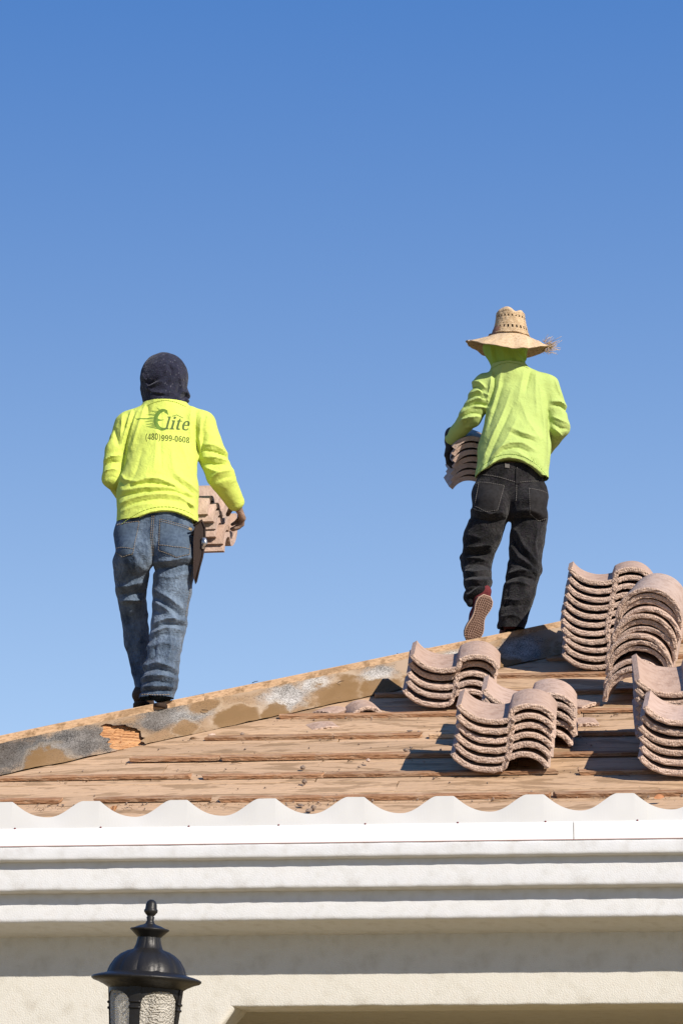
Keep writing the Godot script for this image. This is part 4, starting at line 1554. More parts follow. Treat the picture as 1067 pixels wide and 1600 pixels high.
	folds(fd, [
		[0.010, 0.011, [Vector2(0.0017, 0.528), Vector2(0.0592, 0.4913), Vector2(0.1409, 0.4363)]], [-0.010, 0.010, [Vector2(0.0021, 0.5004), Vector2(0.0537, 0.4546), Vector2(0.1263, 0.4058)]], [0.010, 0.011, [Vector2(0.0025, 0.4699), Vector2(0.06, 0.4333), Vector2(0.1025, 0.3845)]], [-0.007, 0.009, [Vector2(0.0029, 0.4394), Vector2(0.0393, 0.4119)]], [0.010, 0.011, [Vector2(0.0009, 0.3693), Vector2(0.0606, 0.3875), Vector2(0.1445, 0.3845)]], [-0.009, 0.009, [Vector2(-0.0048, 0.3449), Vector2(0.0609, 0.3632), Vector2(0.1388, 0.3601)]], [0.009, 0.010, [Vector2(-0.0104, 0.3206), Vector2(0.0551, 0.3449), Vector2(0.133, 0.3388)]], [-0.006, 0.010, [Vector2(-0.016, 0.2902), Vector2(0.0495, 0.3145), Vector2(0.1155, 0.3054)]], [0.006, 0.012, [Vector2(-0.0215, 0.2599), Vector2(0.0441, 0.272), Vector2(0.11, 0.2599)]],
		[0.010, 0.011, [Vector2(-0.05, 0.1659), Vector2(0.0154, 0.1811), Vector2(0.1113, 0.1508)]], [-0.010, 0.009, [Vector2(-0.0497, 0.1418), Vector2(0.0278, 0.1508), Vector2(0.1057, 0.1266)]], [0.011, 0.011, [Vector2(-0.0553, 0.1146), Vector2(0.0162, 0.1206), Vector2(0.1089, 0.1085)]], [-0.009, 0.009, [Vector2(-0.0549, 0.0904), Vector2(0.0226, 0.0904), Vector2(0.0884, 0.0783)]], [0.008, 0.009, [Vector2(-0.0546, 0.0693), Vector2(0.0289, 0.0663), Vector2(0.1003, 0.0723)]], [-0.010, 0.008, [Vector2(-0.0573, 0.0512), Vector2(0.0172, 0.0482), Vector2(0.0827, 0.0512)]], [0.006, 0.006, [Vector2(-0.0599, 0.0271), Vector2(0.0176, 0.0181), Vector2(0.0831, 0.0211)]],
		[0.008, 0.012, [Vector2(0.0792, 0.3328), Vector2(0.0863, 0.2417), Vector2(0.0632, 0.1811)]], [-0.006, 0.010, [Vector2(0.0138, 0.3024), Vector2(0.009, 0.2113), Vector2(-0.0261, 0.1629)]],
		[0.009, 0.011, [Vector2(0, 0.6567), Vector2(0.0753, 0.6506), Vector2(0.1773, 0.6752)]], [-0.010, 0.010, [Vector2(0.0004, 0.6291), Vector2(0.0815, 0.6291), Vector2(0.1715, 0.6506)]], [0.006, 0.012, [Vector2(0.0099, 0.5923), Vector2(0.0822, 0.577), Vector2(0.166, 0.6076)]], [-0.008, 0.012, [Vector2(-0.0105, 0.7613), Vector2(-0.0065, 0.6936), Vector2(-0.0088, 0.6383)]], [0.008, 0.010, [Vector2(-0.0938, 0.6936), Vector2(-0.0812, 0.6567), Vector2(-0.0927, 0.6199)]], [-0.006, 0.010, [Vector2(-0.0697, 0.6875), Vector2(-0.0328, 0.6383)]],
		[0.010, 0.011, [Vector2(-0.1879, 0.5586), Vector2(-0.1277, 0.5525), Vector2(-0.044, 0.577)]], [-0.010, 0.009, [Vector2(-0.1874, 0.528), Vector2(-0.1214, 0.528), Vector2(-0.0435, 0.5402)]], [0.012, 0.011, [Vector2(-0.1809, 0.4974), Vector2(-0.1088, 0.4943), Vector2(-0.0369, 0.5035)]], [-0.010, 0.009, [Vector2(-0.1744, 0.4668), Vector2(-0.1082, 0.4546), Vector2(-0.0363, 0.4607)]], [0.008, 0.011, [Vector2(-0.1679, 0.4394), Vector2(-0.1018, 0.4241), Vector2(-0.0357, 0.418)]], [0.007, 0.011, [Vector2(-0.1485, 0.348), Vector2(-0.0949, 0.3693), Vector2(-0.0287, 0.348)]], [-0.007, 0.010, [Vector2(-0.1359, 0.3084), Vector2(-0.0824, 0.3328), Vector2(-0.0251, 0.3024)]], [0.008, 0.010, [Vector2(-0.1226, 0.2235), Vector2(-0.0751, 0.2417), Vector2(-0.0276, 0.2659)]], [-0.008, 0.009, [Vector2(-0.1102, 0.1932), Vector2(-0.0686, 0.2113), Vector2(-0.027, 0.2235)]], [0.008, 0.008, [Vector2(-0.1037, 0.1599), Vector2(-0.074, 0.172), Vector2(-0.0383, 0.1811)]], [-0.008, 0.008, [Vector2(-0.097, 0.1146), Vector2(-0.0674, 0.1266), Vector2(-0.0375, 0.1206)]],
	])
	fd.crumple(-0.06, 0.0, 0.0, noise(41, 6.0, 3), 0.005, Vector3(1, 0.8, 1), noise(42, 11.0, 2), 0.003)
	out = blank()
	fd.mesh_into(out)
	var dn := noise(43, 9.0, 4)
	var fine := noise(44, 70.0, 2)
	var seat := Vector3(0.0871, 0.669, 0)
	var knee := Vector3(0.0603, 0.4089, 0)
	var denim := func(p: Vector3, _n: Vector3):
		var worn := 0.5 * exp(-pow(p.distance_to(knee) / 0.2, 2.0)) + 0.35 * exp(-pow(p.distance_to(seat) / 0.12, 2.0))
		var k := clampf(0.25 + worn + 0.55 * dn.get_noise_3dv(p * Vector3(1.6, 0.7, 1.0)) + 0.3 * fine.get_noise_3dv(p * Vector3(1, 0.5, 1)), 0.0, 1.0)
		return Color(0.034, 0.054, 0.088).lerp(Color(0.18, 0.238, 0.315), k)
	var jeans_m := cloth(0.92, 0.5, 4.0)
	var jeans := put("jeans", skin_mesh(out, denim), jeans_m, person)
	var denim_flat := mat(Color(0.078, 0.112, 0.16), 0.92)
	bump(denim_flat, M.fine, 0.15)
	denim_flat.albedo_texture = noise_tex(45, 0.02, 4, 256, [[0.0, Color(0.6, 0.62, 0.66)], [1.0, Color(1.25, 1.22, 1.18)]])
	planar(denim_flat, Vector3.ONE * 9.0)
	put("pocket", patch(fd, [Vector2(0.0244, 0.8601), Vector2(0.1726, 0.8261), Vector2(0.1651, 0.6875), Vector2(0.0204, 0.7059), Vector2(0.1082, 0.6659)]), denim_flat, jeans)
	put("pocket", patch(fd, [Vector2(-0.1896, 0.8416), Vector2(-0.0721, 0.8508), Vector2(-0.0967, 0.6844), Vector2(-0.1874, 0.7121), Vector2(-0.1477, 0.6752)]), denim_flat, jeans)
	var st := st_new()
	stitches(st, fd, [Vector2(0.0244, 0.8601), Vector2(0.1726, 0.8261), Vector2(0.1651, 0.6875), Vector2(0.1082, 0.6659), Vector2(0.0204, 0.7059), Vector2(0.0244, 0.8601)], 0.0013, 0.005)
	stitches(st, fd, [Vector2(0.0275, 0.8508), Vector2(0.1697, 0.8169)], 0.0013, 0.005)
	stitches(st, fd, [Vector2(0.02, 0.7336), Vector2(0.0925, 0.7182), Vector2(0.1648, 0.7151)], 0.0015, 0.005)
	stitches(st, fd, [Vector2(-0.0721, 0.8508), Vector2(-0.0967, 0.6844), Vector2(-0.1477, 0.6752), Vector2(-0.1874, 0.7121)], 0.0013, 0.005)
	stitches(st, fd, [Vector2(-0.1835, 0.8416), Vector2(-0.0721, 0.8508)], 0.0015, 0.005)
	stitches(st, fd, [Vector2(-0.1847, 0.7275), Vector2(-0.0941, 0.709)], 0.0013, 0.005)
	stitches(st, fd, [Vector2(-0.0121, 0.8787), Vector2(-0.0167, 0.7768), Vector2(-0.0095, 0.6875)], 0.0015, 0.004)
	stitches(st, fd, [Vector2(-0.003, 0.8787), Vector2(-0.0077, 0.7768), Vector2(-0.0034, 0.6875)], 0.0013, 0.004)
	stitches(st, fd, [Vector2(-0.0571, 0.0361), Vector2(-0.0183, 0.0301), Vector2(0.0294, 0.0271), Vector2(0.08, 0.0331)], 0.0018, 0.004)
	stitches(st, fd, [Vector2(0.1803, 0.669), Vector2(0.1697, 0.5463), Vector2(0.1472, 0.4058)], 0.0013, 0.004)
	put("stitching", done(st), mat(Color(0.26, 0.215, 0.165), 0.9), jeans)
	var lab := mat(Color(0.33, 0.22, 0.10), 0.8)
	put("rivet", patch(fd, [Vector2(0.1605, 0.8292), Vector2(0.1726, 0.8261), Vector2(0.1697, 0.8138), Vector2(0.1576, 0.8169)], 0.006), lab, jeans)

	# ---- hood pulled over the head, tucked at the nape
	fd = Field.new(Vector3(-0.1504, 1.4065, -0.36), Vector3(0.1901, 1.7439, 0), 0.005)
	bones(fd, [
		[Vector3(0.02, 1.6307, -0.165), Vector3(0.0217, 1.6248, -0.19), 0.1090, 0.1060, 0.02, 1.05],
		[Vector3(0.0207, 1.5974, -0.16), Vector3(0.0255, 1.4876, -0.155), 0.1090, 0.0972, 0.03],
		[Vector3(-0.072, 1.5618, -0.17), Vector3(-0.0589, 1.5107, -0.17), 0.0206, 0.0206, 0.02], [Vector3(0.117, 1.5463, -0.16), Vector3(0.1272, 1.5054, -0.15), 0.0177, 0.0206, 0.014],
	])
	folds(fd, [
		[0.009, 0.008, [Vector2(-0.0802, 1.6107), Vector2(-0.0644, 1.5728), Vector2(-0.0458, 1.5506)]], [-0.010, 0.008, [Vector2(-0.0767, 1.5822), Vector2(-0.0459, 1.5601), Vector2(-0.0034, 1.5791)]], [0.008, 0.009, [Vector2(-0.0518, 1.5475), Vector2(-0.0123, 1.5601), Vector2(0.0211, 1.5664)]], [-0.006, 0.008, [Vector2(-0.0454, 1.5222), Vector2(-0.0024, 1.5033), Vector2(0.0464, 1.497)]], [0.007, 0.009, [Vector2(-0.0578, 1.5412), Vector2(-0.027, 1.5159), Vector2(0.028, 1.5096)]],
		[-0.006, 0.006, [Vector2(0.0507, 1.6424), Vector2(0.0631, 1.6234), Vector2(0.0604, 1.598)]], [0.005, 0.007, [Vector2(0.0353, 1.6487), Vector2(0.0387, 1.6234), Vector2(0.0299, 1.598)]], [0.004, 0.008, [Vector2(0.0809, 1.6677), Vector2(0.1, 1.6044), Vector2(0.113, 1.5412)]], [-0.005, 0.008, [Vector2(0.1004, 1.5728), Vector2(0.0888, 1.5222), Vector2(0.0648, 1.4938)]], [-0.008, 0.007, [Vector2(0.1073, 1.5033), Vector2(0.1255, 1.5159), Vector2(0.1439, 1.5033)]], [0.007, 0.007, [Vector2(0.1101, 1.5285), Vector2(0.1313, 1.5349), Vector2(0.1467, 1.5222)]],
	])
	fd.crumple(-0.18, 0.0, 0.0, noise(51, 9.0, 3), 0.003, Vector3.ONE, noise(52, 12.0, 2), 0.002)
	out = blank()
	fd.mesh_into(out)
	var hn := noise(53, 30.0, 3)
	var lint := noise(54, 140.0, 1)
	put("hood", skin_mesh(out, func(p: Vector3, _n: Vector3): return Color(0.021, 0.0225, 0.040) * (1.0 + 0.5 * hn.get_noise_3dv(p)) + Color(0.08, 0.08, 0.085) * (1.0 if lint.get_noise_3dv(p) > 0.72 else 0.0)), cloth(0.95, 0.35, 6.0), person)
	# ---- shoes, mostly under the hems
	var shoe_m := mat(Color(0.09, 0.055, 0.035), 0.8)
	for k in 2:
		fd = Field.new(Vector3(-0.1639, 0.0301, -0.42), Vector3(0.1408, 0.1234, 0.16), 0.006)
		var heel: Vector3 = Vector3(0.0196, 0.0274, 0.035) if k == 0 else Vector3(-0.0753, 0.0716, -0.18)
		bones(fd, [[heel, heel + Vector3(0.01, 0.005, -0.09), 0.033, 0.038, 0.02], [heel + Vector3(0.01, -0.004, -0.09), heel + Vector3(0.02, -0.006, -0.2), 0.044, 0.036, 0.02], [heel + Vector3(0, 0.03, -0.02), heel, 0.028, 0.033, 0.02]])
		fd.cut(heel + Vector3(0, -0.034, 0), Vector3(0, -1, 0))
		out = blank()
		fd.mesh_into(out)
		var shoe := put("shoe", skin_mesh(out), shoe_m, person)
		var sole := st_new()
		for ring in 1:
			var pr := []
			for i in 20:
				var a := TAU * i / 20
				pr.append(Vector3(sin(a) * 0.045 + 0.008, 0, cos(a) * 0.135 - 0.09))
			for i in 20:
				var a: Vector3 = heel + pr[i] + Vector3(0, -0.034, 0)
				var b: Vector3 = heel + pr[(i + 1) % 20] + Vector3(0, -0.034, 0)
				quad(sole, a + Vector3.DOWN * 0.016, b + Vector3.DOWN * 0.016, b, a)
				tri(sole, heel + Vector3(0.008, -0.05, -0.09), b + Vector3.DOWN * 0.016, a + Vector3.DOWN * 0.016)
		put("sole", done(sole), mat(Color(0.05, 0.033, 0.025), 0.9), shoe)
	build_pouch(person.transform)

	# ---- the load: S tiles held in front, tilted towards the carrier
	var tilt := person.transform.basis * Basis(Vector3.UP, deg_to_rad(-8.0)) * Basis(Vector3.RIGHT, deg_to_rad(24.0)) * Basis(Vector3.UP, deg_to_rad(-90.0))
	pile(s_tiles, "pantile", person.transform * Vector3(-0.0986, 0.7326, -0.2), tilt, 6, 0.036, Vector3(0.2025, -0.09, 0.21), shifts([[0.0, 0.0], [-0.004, 0.006], [0.0, 0.03], [-0.006, 0.036], [0.0, 0.042], [-0.004, 0.07]]), "tan S-shaped tile, %s of the load the worker in blue jeans carries", "tiles carried by the worker in jeans", 0.004)


# flat print for the back: 1024 x 683 over 120 x 80 units of cloth
func shirt_print() -> ImageTexture:
	var im := Image.create(1024, 683, false, Image.FORMAT_RGBA8)
	im.fill(Color(0.85, 0.92, 0.25, 0.0))
	var green := Color(0.30, 0.42, 0.18, 0.92)
	var ink := Color(0.235, 0.31, 0.19, 0.92)
	var fill := func(pts: Array, col: Color):
		var poly := PackedVector2Array(pts.map(func(p): return p * 0.96))
		var t := Geometry2D.triangulate_polygon(poly)
		for i in range(0, t.size(), 3):
			fill_tri(im, poly[t[i]], poly[t[i + 1]], poly[t[i + 2]], col)
	# a flaming bird bent into the initial letter
	var clear := Color(0.85, 0.92, 0.25, 0.0)
	for f in [[112.0, 60, -50], [132.0, 120, -34], [150.0, 150, -18], [168.0, 130, -2], [186.0, 150, 6], [203.0, 140, 10], [220.0, 150, 2], [238.0, 140, -14]]:
		var a := deg_to_rad(f[0])
		var root := Vector2(475 + cos(a) * 112, 300 - sin(a) * 150)
		var tip := root + Vector2(-f[1], f[2])
		var side := Vector2(0, 21)
		var mid := root.lerp(tip, 0.45)
		fill.call([root - side, mid + Vector2(0, -14), tip, mid + Vector2(6, 9), root + side], green)
		fill.call([root - side * 0.3 + Vector2(12, 0), mid + Vector2(4, -4), root.lerp(tip, 0.7) + Vector2(0, -2), mid + Vector2(8, 1), root + side * 0.25 + Vector2(12, 0)], clear)
	fill.call([Vector2(78, 262), Vector2(120, 270), Vector2(230, 264), Vector2(340, 278), Vector2(340, 292), Vector2(230, 284), Vector2(130, 288), Vector2(96, 294), Vector2(110, 280)], green)
	var crescent := []
	for k in 33:
		var a := deg_to_rad(lerpf(58.0, 300.0, k / 32.0))
		crescent.append(Vector2(475 + cos(a) * 128, 300 - sin(a) * 164))
	for k in 33:
		var a := deg_to_rad(lerpf(292.0, 66.0, k / 32.0))
		crescent.append(Vector2(500 + cos(a) * 92, 300 - sin(a) * 122))
	fill.call(crescent, green)
	fill.call([Vector2(400, 276), Vector2(450, 292), Vector2(512, 298), Vector2(455, 310), Vector2(400, 332)], green)
	fill.call([Vector2(500, 158), Vector2(540, 172), Vector2(558, 228), Vector2(528, 206), Vector2(500, 196)], green)
	# a small roof line over the letters
	fill.call([Vector2(604, 238), Vector2(672, 212), Vector2(766, 258), Vector2(760, 268), Vector2(672, 224), Vector2(610, 246)], ink)
	write(im, "lite", "Droid Serif", Rect2(500, 244, 356, 202), ink, 0.27)
	write(im, "(480)", "Droid Sans", Rect2(246, 500, 206, 122), Color(0.24, 0.27, 0.14, 0.95), 0.0, 6.0)
	write(im, "999-0608", "Droid Sans", Rect2(468, 527, 386, 92), Color(0.24, 0.27, 0.14, 0.95), 0.0, 8.0)
	for x in range(470, 850, 6):
		for y in 5:
			if (x * 7 + y) % 11 < 7:
				im.fill_rect(Rect2i(int(x * 0.96), int((461 + y + x * 0.008) * 0.96), 4, 1), Color(0.5, 0.62, 0.2, 0.5))
	return ImageTexture.create_from_image(im)


func write(im: Image, text: String, face: String, box: Rect2, col: Color, slant := 0.0, sink := 0.0) -> void:
	var font := SystemFont.new()
	font.font_names = PackedStringArray([face])
	font.font_weight = 700
	var tm := TextMesh.new()
	tm.text = text
	tm.font = font
	tm.font_size = 64
	tm.depth = 0.0
	tm.curve_step = 1.0
	var a := tm.surface_get_arrays(0)
	var v: PackedVector3Array = a[Mesh.ARRAY_VERTEX]
	var idx := PackedInt32Array(range(v.size()))
	if a[Mesh.ARRAY_INDEX] != null:
		idx = a[Mesh.ARRAY_INDEX]
	var lo := Vector2(1e9, 1e9)
	var hi := -lo
	for p in v:
		lo = Vector2(minf(lo.x, p.x + p.y * slant), minf(lo.y, p.y))
		hi = Vector2(maxf(hi.x, p.x + p.y * slant), maxf(hi.y, p.y))
	var to := func(p: Vector3) -> Vector2:
		var u := (p.x + p.y * slant - lo.x) / (hi.x - lo.x)
		var w := (hi.y - p.y) / (hi.y - lo.y)
		return Vector2(box.position.x + u * box.size.x, box.position.y + w * box.size.y + u * sink) * 0.96
	for i in range(0, idx.size(), 3):
		fill_tri(im, to.call(v[idx[i]]), to.call(v[idx[i + 1]]), to.call(v[idx[i + 2]]), col)


func fill_tri(im: Image, a: Vector2, b: Vector2, c: Vector2, col: Color) -> void:
	var area := (b - a).cross(c - a)
	if absf(area) < 1e-6:
		return
	for y in range(maxi(0, int(minf(a.y, minf(b.y, c.y)))), mini(im.get_height() - 1, int(maxf(a.y, maxf(b.y, c.y))) + 1) + 1):
		for x in range(maxi(0, int(minf(a.x, minf(b.x, c.x)))), mini(im.get_width() - 1, int(maxf(a.x, maxf(b.x, c.x))) + 1) + 1):
			var p := Vector2(x, y)
			var u := (b - a).cross(p - a) / area
			var v := (c - b).cross(p - b) / area
			var w := (a - c).cross(p - c) / area
			if u >= -0.001 and v >= -0.001 and w >= -0.001:
				im.set_pixel(x, y, col)


func build_pouch(frame: Transform3D) -> void:
	var pouch := base("tool_sheath", "dark brown leather tool sheath hanging from the belt of the worker in jeans", "sheath")
	pouch.transform = frame
	var pts := [Vector2(0.1878, 0.8169), Vector2(0.2236, 0.8508), Vector2(0.236, 0.8169), Vector2(0.2395, 0.7737), Vector2(0.2311, 0.7121), Vector2(0.2138, 0.6383), Vector2(0.1994, 0.5708), Vector2(0.1905, 0.5586), Vector2(0.1843, 0.5831), Vector2(0.1833, 0.669), Vector2(0.1824, 0.7613)]
	pouch.position = frame * Vector3(0, 0, 0)
	var st := st_new()
	st.set_smooth_group(-1)
	var poly := PackedVector2Array(pts)
	var t := Geometry2D.triangulate_polygon(poly)
	var zf := 0.10
	var zb := 0.04
	for i in range(0, t.size(), 3):
		var q := [poly[t[i]], poly[t[i + 1]], poly[t[i + 2]]]
		if (q[1] - q[0]).cross(q[2] - q[0]) < 0.0:
			q = [q[0], q[2], q[1]]
		tri(st, Vector3(q[0].x, q[0].y, zf), Vector3(q[1].x, q[1].y, zf), Vector3(q[2].x, q[2].y, zf))
		tri(st, Vector3(q[0].x, q[0].y, zb), Vector3(q[2].x, q[2].y, zb), Vector3(q[1].x, q[1].y, zb))
	for i in poly.size():
		var p := poly[i]
		var r := poly[(i + 1) % poly.size()]
		quad(st, Vector3(r.x, r.y, zf), Vector3(p.x, p.y, zf), Vector3(p.x, p.y, zb), Vector3(r.x, r.y, zb))
	put("sheath", done(st), M.leather, pouch)
	st = st_new()
	add_tube(st, [Vector2(0.1817, 0.8261), Vector2(0.2206, 0.8539), Vector2(0.236, 0.8169), Vector2(0.2366, 0.7613), Vector2(0.2254, 0.6752), Vector2(0.1965, 0.5647)].map(func(p): return Vector3(p.x, p.y, 0.102)), 0.005, 0.004, 6)
	put("welt", done(st), M.leather, pouch)
	st = st_new()
	add_tube(st, [Vector3(0.2261, 0.7639, 0.102), Vector3(0.2355, 0.7591, 0.11), Vector3(0.2387, 0.7433, 0.112), Vector3(0.2295, 0.7298, 0.104)], 0.010, 0.011, 8)
	add_tube(st, [Vector3(0.2289, 0.7674, 0.1), Vector3(0.2295, 0.7153, 0.1)], 0.011, 0.0095, 8)
	put("tool_handle", done(st), M.steel, pouch)
	st = st_new()
	add_tube(st, [Vector3(0.1824, 0.7892, 0.07), Vector3(0.1966, 0.8222, 0.06), Vector3(0.2145, 0.8345, 0.06)], 0.012, 0.012, 6)
	put("belt_loop", done(st), M.leather, pouch)


func build_roofer_in_hat() -> void:
	var out := blank()
	var fd := Field.new(Vector3(-0.3798, 0.0442, -0.5), Vector3(0.3549, 1.6262, 0.25), 0.012)
	bones(fd, [
		[Vector3(0.0473, 1.2521, -0.085), Vector3(0.0076, 0.7865, -0.02), 0.1232, 0.1232, 0.04, 0.58],
		[Vector3(-0.0964, 1.3407, -0.09), Vector3(0.197, 1.3267, -0.09), 0.0454, 0.0454, 0.04],
		[Vector3(0.0228, 1.3783, -0.1), Vector3(-0.0012, 1.5419, -0.12), 0.0616, 0.0583, 0.02],
		[Vector3(-0.0573, 0.6987, -0.01), Vector3(0.0492, 0.6987, -0.01), 0.1037, 0.1037, 0.03, 0.58],
		[Vector3(0.1005, 0.6009, 0), Vector3(0.064, 0.3498, 0), 0.0713, 0.0519, 0.02], [Vector3(0.064, 0.3498, 0), Vector3(-0.0034, 0.035, 0.01), 0.0519, 0.0324, 0.02],
		[Vector3(-0.1154, 0.6009, 0), Vector3(-0.1807, 0.3665, -0.08), 0.0713, 0.0519, 0.02], [Vector3(-0.1807, 0.3665, -0.08), Vector3(-0.1531, 0.154, 0.07), 0.0486, 0.0292, 0.02],
		[Vector3(0.2139, 1.3267, -0.09), Vector3(0.2629, 1.0987, -0.07), 0.0389, 0.0324, 0.02], [Vector3(0.2629, 1.0987, -0.07), Vector3(0.1584, 1.0031, -0.3), 0.0324, 0.0259, 0.015],
		[Vector3(-0.1269, 1.3337, -0.09), Vector3(-0.1959, 1.1664, -0.09), 0.0389, 0.0324, 0.02], [Vector3(-0.1959, 1.1664, -0.09), Vector3(-0.2988, 1.0747, -0.25), 0.0324, 0.0227, 0.015],
	])
	fd.mesh_into(out)
	fd = Field.new(Vector3(-0.1768, 1.4386, -0.32), Vector3(0.1593, 1.7106, 0.06), 0.005)
	head_into(fd, Vector3(-0.0074, 1.5947, -0.12), 0.94)
	fd.mesh_into(out)
	var gloves := []
	for who in [0, 1]:
		var wrist: Vector3 = Vector3(-0.2992, 1.0687, -0.24) if who == 0 else Vector3(0.1584, 0.9996, -0.3)
		var kn: Vector3 = Vector3(-0.3187, 1.0017, -0.28) if who == 0 else Vector3(0.1205, 0.9476, -0.36)
		var across := Vector3(-0.1, -0.5, 1.0) if who == 0 else Vector3(0.2, -0.4, 1.0)
		var inward := Vector3(1, -0.3, 0.1) if who == 0 else Vector3(-1, -0.2, 0.0)
		for pass_ in 2:
			var hf := Field.new(wrist - Vector3.ONE * 0.17, wrist + Vector3.ONE * 0.17, 0.004)
			hand(hf, wrist, kn, across, inward, 1.0, [0.35, 0.7, 0.5], 0.8 if pass_ == 0 else 1.12)
			if pass_ == 1:
				hf.bone(wrist + (wrist - kn) * 0.45, wrist, 0.042, 0.034, 0.01)
			hf.crumple(wrist.z, 0, 0, noise(3, 40.0, 2), 0.0012)
			if pass_ == 0:
				hf.mesh_into(out)
			else:
				var gl := blank()
				hf.mesh_into(gl)
				gloves.append(gl)
	var person := put("person", skin_mesh(out), M.skin)
	person.transform = Transform3D(Basis(Vector3.UP, YAW), Vector3(-0.801, 4.4238, -15.2542))
	tag(person, "person in a straw hat, plain lime green shirt and black jeans, mid-stride on the hip", "person")
	var gn := noise(9, 25.0, 2)
	for gl in gloves:
		put("glove", skin_mesh(gl, func(p: Vector3, _n: Vector3): return Color(0.035, 0.033, 0.035) * (1.0 + 0.6 * gn.get_noise_3dv(p))), cloth(0.85, 0.25, 8.0), person)

	# ---- shirt
	fd = Field.new(Vector3(-0.3708, 0.8027, -0.4), Vector3(0.3541, 1.4453, 0.22), 0.005)
	bones(fd, [
		[Vector3(-0.0263, 1.2974, -0.085), Vector3(0.1355, 1.2904, -0.085), 0.0940, 0.0908, 0.05, 0.78],
		[Vector3(0.0491, 1.1959, -0.07), Vector3(0.0272, 0.9711, -0.03), 0.1653, 0.1783, 0.04, 0.62],
		[Vector3(0.0272, 0.9711, -0.03), Vector3(-0.0022, 0.7088, 0.02), 0.1783, 0.2010, 0.04, 0.68],
		[Vector3(0.0228, 1.3783, -0.1), Vector3(-0.0998, 1.3407, -0.09), 0.0713, 0.0583, 0.04], [Vector3(0.0228, 1.3783, -0.1), Vector3(0.1971, 1.3337, -0.09), 0.0713, 0.0583, 0.04],
		[Vector3(0.0126, 1.3783, -0.1), Vector3(0.003, 1.4169, -0.1), 0.0940, 0.0940, 0.03, 0.98],
		[Vector3(-0.1235, 1.3337, -0.09), Vector3(-0.1548, 1.2429, -0.09), 0.0616, 0.0583, 0.02], [Vector3(-0.1548, 1.2429, -0.09), Vector3(-0.1993, 1.1629, -0.09), 0.0583, 0.0583, 0.012], [Vector3(-0.1993, 1.1629, -0.09), Vector3(-0.293, 1.0776, -0.22), 0.0551, 0.0373, 0.014],
		[Vector3(0.2105, 1.3267, -0.09), Vector3(0.2418, 1.2124, -0.08), 0.0583, 0.0583, 0.02], [Vector3(0.2418, 1.2124, -0.08), Vector3(0.2629, 1.0987, -0.07), 0.0583, 0.0535, 0.012], [Vector3(0.2629, 1.0987, -0.07), Vector3(0.1831, 1.0072, -0.26), 0.0551, 0.0389, 0.014],
	])
	fd.cut(Vector3(-0.0122, 0.888, 0), Vector3(0, -1, 0), -2.75)
